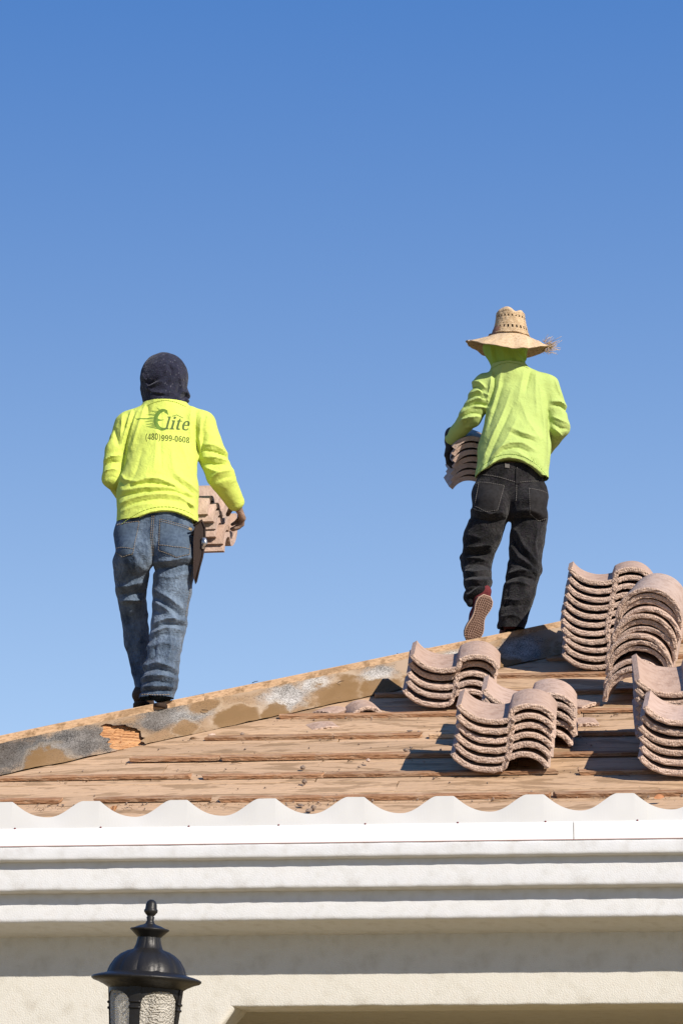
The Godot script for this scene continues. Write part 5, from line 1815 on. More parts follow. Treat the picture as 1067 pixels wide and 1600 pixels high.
	folds(fd, [
		[-0.008, 0.014, [Vector2(0.1115, 1.3927), Vector2(0.0972, 1.3301), Vector2(0.0829, 1.2676)]], [0.006, 0.014, [Vector2(0.0848, 1.4067), Vector2(0.0634, 1.3162), Vector2(0.042, 1.2122)]], [0.006, 0.014, [Vector2(0.1448, 1.3718), Vector2(0.1368, 1.2815), Vector2(0.1415, 1.1429)]],
		[0.008, 0.010, [Vector2(-0.0901, 1.3927), Vector2(-0.0976, 1.3162), Vector2(-0.1152, 1.2399)]], [-0.008, 0.009, [Vector2(-0.0734, 1.3858), Vector2(-0.0777, 1.3023), Vector2(-0.1055, 1.2052)]], [0.007, 0.011, [Vector2(-0.0361, 1.4136), Vector2(-0.0576, 1.2954), Vector2(-0.0993, 1.1637)]], [-0.007, 0.011, [Vector2(-0.0304, 1.3301), Vector2(-0.0653, 1.2052), Vector2(-0.1069, 1.0808)]], [0.008, 0.013, [Vector2(0.0093, 1.2815), Vector2(-0.0393, 1.1429), Vector2(-0.101, 1.0049), Vector2(-0.1354, 0.9155)]], [-0.008, 0.013, [Vector2(0.0149, 1.1914), Vector2(-0.0333, 1.0808), Vector2(-0.0881, 0.9636), Vector2(-0.1293, 0.8537)]], [0.007, 0.013, [Vector2(0.0306, 1.1084), Vector2(-0.0209, 0.998), Vector2(-0.0754, 0.9086), Vector2(-0.1229, 0.8332)]],
		[-0.008, 0.012, [Vector2(-0.1293, 1.1775), Vector2(-0.1473, 1.0532), Vector2(-0.1755, 0.9018), Vector2(-0.1898, 0.8058)]], [0.007, 0.010, [Vector2(-0.1545, 1.0049), Vector2(-0.1757, 0.8846), Vector2(-0.1933, 0.7921)]],
		[0.009, 0.012, [Vector2(-0.0001, 1.0601), Vector2(0.053, 1.0325), Vector2(0.1263, 1.0118)]], [-0.009, 0.011, [Vector2(-0.0005, 1.0325), Vector2(0.0593, 1.0049), Vector2(0.1193, 0.9912)]], [0.010, 0.012, [Vector2(-0.1089, 0.8949), Vector2(-0.0616, 0.9464), Vector2(-0.0079, 0.974), Vector2(0.0589, 0.974), Vector2(0.1252, 0.9361)]], [-0.009, 0.011, [Vector2(-0.0823, 0.888), Vector2(-0.035, 0.9361), Vector2(0.0319, 0.9499), Vector2(0.0917, 0.9258)]], [0.007, 0.012, [Vector2(0.0116, 0.9293), Vector2(0.0779, 0.8949), Vector2(0.1504, 0.8332), Vector2(0.1897, 0.7852)]], [-0.006, 0.011, [Vector2(0.0517, 0.9293), Vector2(0.1177, 0.8812), Vector2(0.177, 0.8263)]], [0.006, 0.012, [Vector2(-0.0419, 0.9224), Vector2(-0.0959, 0.8675), Vector2(-0.163, 0.8195)]],
		[0.006, 0.013, [Vector2(0.1574, 1.3162), Vector2(0.175, 1.1429), Vector2(0.1858, 0.9705)]], [-0.006, 0.011, [Vector2(0.2023, 1.1775), Vector2(0.1997, 1.0049), Vector2(0.1937, 0.8332)]], [0.005, 0.014, [Vector2(0.0554, 1.2122), Vector2(0.0875, 1.1084), Vector2(0.1529, 1.0049)]],
		[0.009, 0.009, [Vector2(-0.198, 1.351), Vector2(-0.1578, 1.3371), Vector2(-0.1246, 1.3023)]], [-0.010, 0.008, [Vector2(-0.2016, 1.3162), Vector2(-0.1581, 1.3093), Vector2(-0.1317, 1.2676)]], [0.010, 0.009, [Vector2(-0.2053, 1.2815), Vector2(-0.1583, 1.2884), Vector2(-0.1116, 1.2607)]], [-0.009, 0.008, [Vector2(-0.2089, 1.2537), Vector2(-0.1586, 1.2641), Vector2(-0.1186, 1.2329)]], [0.010, 0.009, [Vector2(-0.2226, 1.226), Vector2(-0.1654, 1.2468), Vector2(-0.1119, 1.2329)]], [-0.010, 0.008, [Vector2(-0.2262, 1.1983), Vector2(-0.1724, 1.2191), Vector2(-0.1256, 1.2122)]], [0.010, 0.009, [Vector2(-0.2533, 1.1706), Vector2(-0.1927, 1.2018), Vector2(-0.1257, 1.1983)]], [-0.009, 0.008, [Vector2(-0.2602, 1.1429), Vector2(-0.1997, 1.1672), Vector2(-0.1462, 1.1637)]], [0.010, 0.009, [Vector2(-0.2804, 1.1291), Vector2(-0.2066, 1.1429), Vector2(-0.153, 1.1499)]], [-0.008, 0.008, [Vector2(-0.274, 1.0946), Vector2(-0.2203, 1.1084), Vector2(-0.1667, 1.1153)]], [0.008, 0.008, [Vector2(-0.2469, 1.136), Vector2(-0.2339, 1.0946), Vector2(-0.2276, 1.0463)]], [-0.007, 0.007, [Vector2(-0.2672, 1.1084), Vector2(-0.2542, 1.067), Vector2(-0.2478, 1.0256)]], [0.006, 0.008, [Vector2(-0.3145, 1.0532), Vector2(-0.2743, 1.0532), Vector2(-0.2412, 1.0256)]],
		[0.010, 0.008, [Vector2(0.2231, 1.226), Vector2(0.2633, 1.226), Vector2(0.3033, 1.2122)]], [-0.011, 0.008, [Vector2(0.2261, 1.2052), Vector2(0.2697, 1.2052), Vector2(0.3029, 1.1845)]], [0.008, 0.010, [Vector2(0.2285, 1.1429), Vector2(0.2684, 1.1222), Vector2(0.3083, 1.1084)]], [-0.008, 0.008, [Vector2(0.228, 1.1084), Vector2(0.2677, 1.0808), Vector2(0.3078, 1.0808)]], [0.010, 0.009, [Vector2(0.2276, 1.0808), Vector2(0.2606, 1.0532), Vector2(0.3002, 1.0256)]], [-0.008, 0.008, [Vector2(0.2269, 1.0394), Vector2(0.2599, 1.0118), Vector2(0.2797, 0.998)]], [0.007, 0.009, [Vector2(0.2452, 1.351), Vector2(0.2577, 1.2954), Vector2(0.2773, 1.2607)]],
	])
	fd.crumple(-0.08, -0.35, Vector3(0.0147, 1.1775, 0).y, noise(61, 5.5, 3), 0.0045, Vector3(1, 0.6, 1), noise(62, 9.0, 2), 0.0025)
	fd.hollow(Vector3(0.003, 0.775, 0), Vector3(0, -1, 0), 0.12, 0.011)
	out = blank()
	fd.mesh_into(out)
	var cn := noise(63, 7.0, 3)
	var shirt_m := cloth(0.85, 0.2, 2.6)
	shirt_m.rim = 0.1
	var seam := st_new()
	var hem_line := []
	for k in 21:
		var hx := lerpf(Vector2(-0.1829, 0.8332).x, Vector2(0.1871, 0.8332).x, k / 20.0)
		var dx: float = hx - Vector2(-0.0122, 0.888).x
		hem_line.append(Vector2(hx, Vector2(-0.0122, 0.888).y - 2.75 * dx * dx + 0.022))
	stitches(seam, fd, hem_line, 0.0012, 0.0025, 0.009)
	stitches(seam, fd, [Vector2(-0.0966, 1.4136), Vector2(-0.0494, 1.4276), Vector2(0.0045, 1.4345), Vector2(0.0582, 1.4276), Vector2(0.105, 1.4136)], 0.0012, 0.0025, 0.009)
	var seam_mesh := done(seam)
	var shirt := put("shirt", skin_mesh(out, func(p: Vector3, _n: Vector3): return Color(0.40, 0.505, 0.155) * (1.0 + 0.08 * cn.get_noise_3dv(p))), shirt_m, person)

	put("seam", seam_mesh, mat(Color(0.24, 0.38, 0.06), 0.9), shirt)

	# ---- black jeans
	fd = Field.new(Vector3(-0.3197, 0.0042, -0.28), Vector3(0.244, 0.8702, 0.24), 0.006)
	bones(fd, [
		[Vector3(-0.0676, 0.71, 0), Vector3(0.0621, 0.71, 0), 0.1329, 0.1329, 0.03, 0.66], [Vector3(-0.0362, 0.84, 0), Vector3(0.0372, 0.84, 0), 0.1296, 0.1296, 0.03, 0.66],
		[Vector3(-0.0967, 0.6535, 0.038), Vector3(-0.097, 0.6395, 0.04), 0.0940, 0.0908, 0.03], [Vector3(0.0891, 0.6603, 0.038), Vector3(0.0888, 0.6399, 0.038), 0.0940, 0.0908, 0.03],
		[Vector3(-0.1121, 0.6009, 0), Vector3(-0.1517, 0.4918, -0.03), 0.0956, 0.0940, 0.012], [Vector3(-0.1517, 0.4918, -0.03), Vector3(-0.1773, 0.3733, -0.08), 0.0908, 0.0778, 0.012], [Vector3(-0.1773, 0.3733, -0.08), Vector3(-0.1754, 0.2486, 0), 0.0745, 0.0713, 0.01], [Vector3(-0.1752, 0.2621, 0), Vector3(-0.1746, 0.2183, 0.05), 0.0713, 0.0616, 0.01],
		[Vector3(-0.2203, 0.1686, 0.03), Vector3(-0.2049, 0.1895, 0.06), 0.0292, 0.0324, 0.01], [Vector3(-0.2272, 0.18, 0.04), Vector3(-0.2149, 0.1378, 0.05), 0.0227, 0.0227, 0.01],
		[Vector3(0.1005, 0.6009, 0), Vector3(0.0823, 0.4853, 0), 0.0924, 0.0875, 0.012], [Vector3(0.0823, 0.4853, 0), Vector3(0.0672, 0.3431, 0), 0.0875, 0.0843, 0.012], [Vector3(0.0672, 0.3431, 0), Vector3(0.0382, 0.1927, 0.01), 0.0843, 0.0810, 0.012], [Vector3(0.0382, 0.1927, 0.01), Vector3(0.0031, 0.0699, 0.02), 0.0810, 0.0713, 0.012], [Vector3(0.0031, 0.0699, 0.02), Vector3(-0.0109, 0.003, 0.02), 0.0713, 0.0648, 0.01], [Vector3(-0.0502, 0.023, 0.02), Vector3(-0.0015, 0.0145, 0.03), 0.0259, 0.0389, 0.008],
		[Vector3(-0.2432, 0.4026, -0.09), Vector3(-0.2239, 0.3733, -0.08), 0.0227, 0.0292, 0.012], [Vector3(0.124, 0.3384, -0.01), Vector3(0.1331, 0.3228, 0), 0.0259, 0.0259, 0.012],
	])
	fd.cut(Vector3(-0.0098, 0.0033, 0), Vector3(-0.1, -1, 0).normalized())
	folds(fd, [
		[0.010, 0.011, [Vector2(-0.2213, 0.6452), Vector2(-0.1751, 0.6077), Vector2(-0.1122, 0.5873), Vector2(-0.0323, 0.6009)]], [-0.010, 0.010, [Vector2(-0.2216, 0.6077), Vector2(-0.1655, 0.5703), Vector2(-0.0926, 0.5601), Vector2(-0.0393, 0.5771)]], [-0.008, 0.012, [Vector2(-0.0046, 0.6963), Vector2(-0.0087, 0.635), Vector2(-0.0192, 0.5873)]], [0.008, 0.011, [Vector2(0.0209, 0.6077), Vector2(0.094, 0.6077), Vector2(0.1734, 0.5873)]], [-0.008, 0.010, [Vector2(0.0271, 0.5771), Vector2(0.1068, 0.5737), Vector2(0.173, 0.5601)]],
		[0.012, 0.011, [Vector2(-0.2531, 0.4345), Vector2(-0.1736, 0.4311), Vector2(-0.1072, 0.4378), Vector2(-0.0569, 0.4853)]], [-0.012, 0.010, [Vector2(-0.2533, 0.4074), Vector2(-0.1805, 0.3972), Vector2(-0.101, 0.404), Vector2(-0.0607, 0.4514)]], [0.012, 0.011, [Vector2(-0.2601, 0.3837), Vector2(-0.1873, 0.3803), Vector2(-0.108, 0.3634)]], [-0.010, 0.009, [Vector2(-0.2472, 0.3498), Vector2(-0.181, 0.3498), Vector2(-0.1083, 0.3363)]], [0.007, 0.012, [Vector2(-0.2326, 0.4989), Vector2(-0.1599, 0.4717), Vector2(-0.0731, 0.5193)]], [0.009, 0.010, [Vector2(-0.2541, 0.316), Vector2(-0.1948, 0.2958), Vector2(-0.1085, 0.316)]], [-0.008, 0.009, [Vector2(-0.2478, 0.2823), Vector2(-0.1884, 0.2688), Vector2(-0.1089, 0.2823)]], [0.008, 0.010, [Vector2(-0.2414, 0.2553), Vector2(-0.1688, 0.2418), Vector2(-0.1026, 0.2553)]], [-0.008, 0.009, [Vector2(-0.2351, 0.2216), Vector2(-0.1691, 0.2149), Vector2(-0.103, 0.2216)]],
		[0.009, 0.009, [Vector2(-0.2356, 0.1678), Vector2(-0.2024, 0.1879), Vector2(-0.1624, 0.2216)]], [-0.009, 0.008, [Vector2(-0.2288, 0.1879), Vector2(-0.189, 0.2081), Vector2(-0.1557, 0.2351)]],
		[0.011, 0.012, [Vector2(0.0198, 0.5193), Vector2(0.0519, 0.4378), Vector2(0.1301, 0.3431)]], [-0.011, 0.011, [Vector2(0.0061, 0.4853), Vector2(0.0382, 0.404), Vector2(0.1164, 0.316)]], [0.011, 0.011, [Vector2(-0.0046, 0.4311), Vector2(0.0311, 0.3701), Vector2(0.1295, 0.3025)]], [-0.010, 0.010, [Vector2(-0.0118, 0.3837), Vector2(0.0307, 0.3363), Vector2(0.116, 0.2823)]], [0.011, 0.011, [Vector2(-0.0228, 0.289), Vector2(0.0435, 0.3025), Vector2(0.1293, 0.289)]], [-0.010, 0.010, [Vector2(-0.0265, 0.2621), Vector2(0.0431, 0.2722), Vector2(0.1156, 0.2553)]], [0.008, 0.011, [Vector2(-0.0301, 0.2351), Vector2(0.0229, 0.2418), Vector2(0.0887, 0.2216)]], [0.008, 0.012, [Vector2(0.1327, 0.5261), Vector2(0.1182, 0.4412), Vector2(0.1305, 0.3735)]], [0.007, 0.010, [Vector2(-0.0377, 0.1543), Vector2(0.0216, 0.1409), Vector2(0.0878, 0.161)]], [-0.007, 0.010, [Vector2(-0.0447, 0.1207), Vector2(0.0146, 0.114), Vector2(0.0742, 0.1274)]], [0.008, 0.009, [Vector2(-0.052, 0.0603), Vector2(0.0008, 0.067), Vector2(0.0532, 0.0402)]], [-0.006, 0.010, [Vector2(-0.0204, 0.2216), Vector2(-0.0313, 0.1375), Vector2(-0.0518, 0.0737)]],
	])
	fd.crumple(-0.01, 0.0, 0.0, noise(71, 6.0, 3), 0.005, Vector3(1, 0.8, 1), noise(72, 11.0, 2), 0.003)
	out = blank()
	fd.mesh_into(out)
	var dn := noise(73, 10.0, 4)
	var fine := noise(74, 60.0, 2)
	var black := func(p: Vector3, _n: Vector3):
		var k := clampf(0.22 + 0.6 * dn.get_noise_3dv(p * Vector3(1.5, 0.8, 1)) + 0.3 * fine.get_noise_3dv(p), 0.0, 1.0)
		return Color(0.009, 0.0088, 0.0105).lerp(Color(0.044, 0.041, 0.041), k)
	var jeans := put("jeans", skin_mesh(out, black), cloth(0.92, 0.5, 4.0), person)
	var black_flat := mat(Color(0.022, 0.021, 0.022), 0.92)
	bump(black_flat, M.fine, 0.15)
	black_flat.albedo_texture = noise_tex(75, 0.02, 4, 256, [[0.0, Color(0.55, 0.55, 0.55)], [1.0, Color(1.5, 1.42, 1.35)]])
	planar(black_flat, Vector3.ONE * 9.0)
	put("pocket", patch(fd, [Vector2(-0.1668, 0.775), Vector2(-0.0373, 0.7476), Vector2(-0.0755, 0.6077), Vector2(-0.1914, 0.6418), Vector2(-0.1353, 0.6009)]), black_flat, jeans)
	put("pocket", patch(fd, [Vector2(0.0891, 0.7339), Vector2(0.1922, 0.7305), Vector2(0.1833, 0.5805), Vector2(0.0904, 0.5907), Vector2(0.1399, 0.5635)]), black_flat, jeans)
	var st := st_new()
	stitches(st, fd, [Vector2(-0.1668, 0.775), Vector2(-0.0373, 0.7476), Vector2(-0.0755, 0.6077), Vector2(-0.1353, 0.6009), Vector2(-0.1914, 0.6418), Vector2(-0.1668, 0.775)], 0.0014, 0.005)
	stitches(st, fd, [Vector2(0.0891, 0.7339), Vector2(0.0904, 0.5907), Vector2(0.1399, 0.5635), Vector2(0.1833, 0.5805)], 0.0013, 0.005)
	stitches(st, fd, [Vector2(0.089, 0.7271), Vector2(0.192, 0.7203)], 0.0013, 0.005)
	stitches(st, fd, [Vector2(-0.1497, 0.816), Vector2(-0.0567, 0.7921), Vector2(0.0295, 0.7647), Vector2(0.1429, 0.7784)], 0.0013, 0.004)
	stitches(st, fd, [Vector2(0.0306, 0.8469), Vector2(0.0258, 0.7305), Vector2(0.0216, 0.6622)], 0.0014, 0.004)
	put("stitching", done(st), mat(Color(0.16, 0.15, 0.14), 0.9), jeans)
	st = st_new()
	stitches(st, fd, [Vector2(-0.15, 0.1509), Vector2(-0.1956, 0.2048), Vector2(-0.1691, 0.2182)], 0.002, 0.004, 0.02)
	put("belt_loop", patch(fd, [Vector2(0.0238, 0.84), Vector2(0.0405, 0.84), Vector2(0.0394, 0.7579), Vector2(0.0228, 0.7579)], 0.006), black_flat, jeans)
	put("waist_label", patch(fd, [Vector2(-0.0325, 0.8675), Vector2(-0.0092, 0.864), Vector2(-0.0095, 0.84), Vector2(-0.0328, 0.8435)], 0.005), mat(Color(0.12, 0.11, 0.1), 0.8), jeans)

	# ---- neck cloth
	fd = Field.new(Vector3(-0.1779, 1.4118, -0.3), Vector3(0.159, 1.6896, 0.06), 0.006)
	bones(fd, [
		[Vector3(-0.0107, 1.6018, -0.12), Vector3(-0.0111, 1.5665, -0.12), 0.1134, 0.1167, 0.02],
		[Vector3(-0.0112, 1.5595, -0.12), Vector3(0.0038, 1.4442, -0.11), 0.1183, 0.0875, 0.02],
	])
	folds(fd, [[0.006, 0.008, [Vector2(-0.0953, 1.5322), Vector2(-0.089, 1.4903), Vector2(-0.0762, 1.4345)]], [-0.006, 0.008, [Vector2(-0.0751, 1.5322), Vector2(-0.0655, 1.4834), Vector2(-0.0492, 1.4415)]], [0.006, 0.008, [Vector2(-0.0348, 1.5253), Vector2(-0.022, 1.4694), Vector2(0.0045, 1.4345)]], [-0.006, 0.008, [Vector2(-0.0078, 1.5253), Vector2(0.0085, 1.4834), Vector2(0.0382, 1.445)]], [0.007, 0.008, [Vector2(0.019, 1.5183), Vector2(0.0387, 1.4834), Vector2(0.0787, 1.4554)]], [-0.006, 0.008, [Vector2(0.046, 1.5218), Vector2(0.0691, 1.4903), Vector2(0.0991, 1.4694)]], [0.006, 0.008, [Vector2(0.0729, 1.5253), Vector2(0.0926, 1.4903), Vector2(0.1057, 1.4624)]]])
	fd.cut(Vector3(-0.0176, 1.5567, 0), Vector3(0, 1, 0))
	fd.crumple(-0.12, 0.0, 0.0, noise(81, 9.0, 3), 0.004)
	out = blank()
	fd.mesh_into(out)
	put("neck_cloth", skin_mesh(out, func(p: Vector3, _n: Vector3): return Color(0.285, 0.44, 0.075) * (1.0 + 0.1 * cn.get_noise_3dv(p))), shirt_m, person)
	build_hat(person)
	build_lifted_shoe(person)
	# standing shoe under the right hem
	fd = Field.new(Vector3(-0.0989, 0.0014, -0.34), Vector3(0.1255, 0.0975, 0.12), 0.006)
	var heel := Vector3(-0.0128, 0.0335, 0)
	bones(fd, [[heel, heel + Vector3(0.0, 0.004, -0.09), 0.036, 0.038, 0.02], [heel + Vector3(0.0, -0.002, -0.09), heel + Vector3(-0.01, -0.006, -0.2), 0.043, 0.035, 0.02]])
	fd.cut(heel + Vector3(0, -0.034, 0), Vector3(0, -1, 0))
	out = blank()
	fd.mesh_into(out)
	put("shoe", skin_mesh(out), mat(Color(0.11, 0.03, 0.03), 0.8), person)

	var tilt := person.transform.basis * Basis(Vector3.RIGHT, deg_to_rad(20.0)) * Basis(Vector3.UP, deg_to_rad(182.0)) * Basis(Vector3.FORWARD, deg_to_rad(-5.0))
	pile(s_tiles, "pantile", person.transform * Vector3(-0.3114, 0.8073, -0.24), tilt, 7, 0.0355, Vector3(0.2025, -0.075, -0.21), shifts([[0.0, 0.0], [-0.006, 0.0], [0.0, 0.004], [-0.008, 0.0], [-0.004, -0.004], [0.0, 0.006], [0.004, 0.0]]), "tan S-shaped tile, %s of the load the worker in straw hat carries", "tiles carried by the worker in the hat", 0.004)


func build_hat(person: Node3D) -> void:
	var c := Vector3(0.0165, 1.6018, -0.12)
	var tilt := Basis(Vector3.FORWARD, deg_to_rad(3.5)) * Basis(Vector3.RIGHT, deg_to_rad(2.0))
	var straw := mat(Color(0.68, 0.51, 0.33), 0.85)
	straw.albedo_texture = noise_tex(91, 0.03, 4, 256, [[0.0, Color(0.72, 0.64, 0.52)], [0.5, Color(1, 0.98, 0.95)], [1.0, Color(1.12, 1.1, 1.05)]])
	planar(straw, Vector3(6, 14, 6))
	bump(straw, M.grit, 0.35)
	straw.backlight_enabled = true
	straw.backlight = Color(0.12, 0.09, 0.05)
	var n := noise(92, 12.0, 2)
	var sides := 120
	# radius and height of each woven round, crown first from the top; the crown is pinched at its left front
	var rounds := [Vector2(0.004, 0.142), Vector2(0.02, 0.147), Vector2(0.036, 0.150), Vector2(0.052, 0.150), Vector2(0.064, 0.144), Vector2(0.071, 0.135)]
	for k in 26:
		var t := k / 25.0
		rounds.append(Vector2(lerpf(0.074, 0.098, pow(t, 1.25)), lerpf(0.129, 0.006, t)))
	var crown := st_new()
	crown.set_smooth_group(0)
	var at := func(i: int, k: int, inner: float) -> Vector3:
		var a := TAU * k / sides
		var r: float = rounds[i].x - inner
		var y: float = rounds[i].y - (inner if i < 5 else 0.0)
		var weave := 0.0011 * (1.0 if (i + int(k / 2.0)) % 2 == 0 else -1.0) + 0.0012 * sin(i * 2.4)
		r += (weave if i > 5 else 0.0) + n.get_noise_2d(cos(a) * 0.1, sin(a) * 0.1 + y) * 0.004
		var p := Vector3(sin(a) * r * 1.0, y, cos(a) * r * 1.12)
		# dent across the top
		if i < 12:
			var w := 1.0 - i / 12.0
			var dent := exp(-pow((p.x - 0.022) / 0.018, 2.0)) * w
			p.y -= 0.022 * dent
			p.y += 0.010 * w * exp(-pow((p.x + 0.03) / 0.03, 2.0))
		return c + tilt * (p + Vector3(-0.006 * clampf((p.y - 0.02) * 8.0, 0.0, 1.0), 0, 0))
	for i in rounds.size() - 1:
		for k in sides:
			# two openwork bands: every other gap is left open
			if (i == 10 or i == 11 or i == 22 or i == 23 or i == 24) and k % 5 < 2:
				continue
			quad(crown, at.call(i + 1, k, 0.0), at.call(i + 1, k + 1, 0.0), at.call(i, k + 1, 0.0), at.call(i, k, 0.0))
			quad(crown, at.call(i, k, 0.003), at.call(i, k + 1, 0.003), at.call(i + 1, k + 1, 0.003), at.call(i + 1, k, 0.003))
	var hat := put("hat", done(crown), straw, person)
	var brim := st_new()
	brim.set_smooth_group(0)
	var rings := 26
	var pos := func(i: int, k: int, under: float) -> Vector3:
		var a := TAU * k / sides
		var t := float(i) / rings
		var reach := 0.234 + 0.006 * sin(a * 2.0 + 0.5) + n.get_noise_2d(cos(a) * 0.2 + 4.0, sin(a) * 0.2) * 0.012
		if sin(a) > 0.75:
			reach -= 0.022 * smoothstep(0.75, 0.95, sin(a))
		var r := lerpf(0.097, reach, t)
		var y := 0.006 - 0.086 * pow(t, 0.9) + 0.012 * pow(t, 3.0)
		# the sides bend up a little, the near edge hangs
		y += 0.040 * t * absf(sin(a)) - 0.052 * t * t * maxf(cos(a), 0.0)
		y += 0.0012 * sin(i * 2.2) + n.get_noise_2d(cos(a) * 0.15, sin(a) * 0.15 + t * 0.1) * 0.010 * t
		return c + tilt * Vector3(sin(a) * r, y - under, cos(a) * r * 1.02)
	for i in rings:
		for k in sides:
			quad(brim, pos.call(i + 1, k, 0.0), pos.call(i + 1, k + 1, 0.0), pos.call(i, k + 1, 0.0), pos.call(i, k, 0.0))
			quad(brim, pos.call(i, k, 0.004), pos.call(i, k + 1, 0.004), pos.call(i + 1, k + 1, 0.004), pos.call(i + 1, k, 0.004))
	for k in sides:
		quad(brim, pos.call(rings, k, 0.004), pos.call(rings, k + 1, 0.004), pos.call(rings, k + 1, 0.0), pos.call(rings, k, 0.0))
	put("brim", done(brim), straw, hat)
	var band := st_new()
	var loop := []
	for k in 61:
		var a := TAU * k / 60.0
		loop.append(c + tilt * Vector3(sin(a) * 0.100, 0.010 + 0.002 * sin(a * 7.0), cos(a) * 0.111))
	add_tube(band, loop, 0.0035, 0.0035, 5)
	put("hat_band", done(band), straw, hat)
	# straws that have come loose at the right edge
	var fray := st_new()
	for k in 90:
		var a := randf_range(0.95, 2.1)
		var r := randf_range(0.19, 0.222)
		var y := -0.040 + randf_range(-0.004, 0.006)
		var p := c + tilt * Vector3(sin(a) * r, y, cos(a) * r)
		var dir := Vector3(sin(a) + randf_range(-0.5, 0.5), randf_range(-0.75, 0.9), cos(a) + randf_range(-0.6, 0.6)).normalized()
		var l := randf_range(0.012, 0.045) if k < 80 else randf_range(0.05, 0.075)
		var bend := Vector3(randf_range(-1, 1), randf_range(-1, 1), randf_range(-1, 1)) * l * 0.35
		add_tube(fray, [p, p + dir * l * 0.5 + bend * 0.5, p + dir * l + bend], 0.0015, 0.0009, 4)
	put("frayed_straw", done(fray), straw, hat).set_meta("kind", "stuff")


func build_lifted_shoe(person: Node3D) -> void:
	# the sole faces the viewer: heel up, toe on the board
	var heel := Vector3(-0.1449, 0.1314, 0.1)
	var toe := Vector3(-0.2036, -0.0302, 0.055)
	var along := (toe - heel).normalized()
	var across := Vector3(1, 0.05, -0.3)
	across = (across - along * across.dot(along)).normalized()
	var out_ := across.cross(along).normalized()
	if out_.z < 0.0:
		out_ = -out_
	var length := heel.distance_to(toe) + 0.075
	# half widths along the sole, heel to toe
	var left := [0.018, 0.038, 0.043, 0.042, 0.037, 0.035, 0.036, 0.041, 0.047, 0.049, 0.047, 0.037, 0.016]
	var right := [0.020, 0.040, 0.045, 0.043, 0.036, 0.030, 0.031, 0.037, 0.045, 0.048, 0.046, 0.036, 0.016]
	var st := st_new()
	st.set_smooth_group(-1)
	var n := left.size()
	var pt := func(i: int, side: int, up: float) -> Vector3:
		var t := float(i) / (n - 1)
		var w: float = -left[i] if side == 0 else right[i]
		var rock := 0.012 * pow(maxf(t - 0.6, 0.0) / 0.4, 2.0)
		return heel + along * (t * length - 0.035) + across * w + out_ * (up - rock)
	for i in n - 1:
		quad(st, pt.call(i, 0, 0.0), pt.call(i + 1, 0, 0.0), pt.call(i + 1, 1, 0.0), pt.call(i, 1, 0.0))
		quad(st, pt.call(i, 0, -0.022), pt.call(i + 1, 0, -0.022), pt.call(i + 1, 0, 0.0), pt.call(i, 0, 0.0))
		quad(st, pt.call(i + 1, 1, -0.022), pt.call(i, 1, -0.022), pt.call(i, 1, 0.0), pt.call(i + 1, 1, 0.0))
	quad(st, pt.call(0, 1, -0.022), pt.call(0, 0, -0.022), pt.call(0, 0, 0.0), pt.call(0, 1, 0.0))
	quad(st, pt.call(n - 1, 0, -0.022), pt.call(n - 1, 1, -0.022), pt.call(n - 1, 1, 0.0), pt.call(n - 1, 0, 0.0))
	var fd := Field.new(heel - Vector3(0.13, 0.24, 0.24), heel + Vector3(0.13, 0.13, 0.1), 0.006)
	var up := -out_
	bones(fd, [
		[heel + up * 0.045, heel + along * 0.08 + up * 0.045, 0.037, 0.035, 0.02], [heel + along * 0.08 + up * 0.04, heel + along * 0.17 + up * 0.034, 0.035, 0.034, 0.02],
		[heel + up * 0.045, heel + up * 0.05 - along * 0.05, 0.038, 0.035, 0.02], [heel + up * 0.045, heel + up * 0.10 - along * 0.03, 0.036, 0.036, 0.02],
	])
	fd.cut(heel + up * 0.016, out_)
	var out := blank()
	fd.mesh_into(out)
	var maroon := mat(Color(0.14, 0.026, 0.03), 0.85)
	bump(maroon, M.fine, 0.2)
	planar(maroon, Vector3.ONE * 12.0)
	var shoe := put("shoe", skin_mesh(out), maroon, person)
	var rubber := mat(Color(0.235, 0.15, 0.115), 0.85)
	rubber.albedo_texture = M.tiles[0].albedo_texture
	planar(rubber, Vector3.ONE * 6.0)
	var sole := put("sole", done(st), rubber, shoe)
	st = st_new()
	st.set_smooth_group(-1)
	# wavy tread ribs
	for k in 19:
		var t := 0.07 + 0.86 * k / 18.0
		var f := t * (n - 1)
		var i := int(f)
		var wl: float = lerpf(left[i], left[mini(i + 1, n - 1)], f - i) - 0.004
		var wr: float = lerpf(right[i], right[mini(i + 1, n - 1)], f - i) - 0.004
		var pts := []
		for j in 15:
			var u := j / 14.0
			var rock := 0.012 * pow(maxf(t - 0.6, 0.0) / 0.4, 2.0)
			pts.append(heel + along * (t * length - 0.035 + 0.0045 * (1.0 if j % 2 == 0 else -1.0) - 0.006 * sin(u * PI)) + across * lerpf(-wl, wr, u) + out_ * (0.001 - rock))
		add_tube(st, pts, 0.0032, 0.0032, 4)
	put("tread", done(st), rubber, sole)
	st = st_new()
	var edge := []
	for i in n:
		edge.append(pt.call(n - 1 - i, 0, -0.002))
	for i in n:
		edge.append(pt.call(i, 1, -0.002))
	add_tube(st, edge, 0.0035, 0.0035, 6)
	put("sole_rim", done(st), mat(Color(0.46, 0.32, 0.24), 0.8), sole)
	# heel tab
	put("heel_tab", box_mesh(Vector3(0.024, 0.006, 0.006), 0.002, heel + up * 0.06 - along * 0.052), mat(Color(0.42, 0.26, 0.24), 0.8), shoe)


# ---------------------------------------------------------------- lantern in front of the house

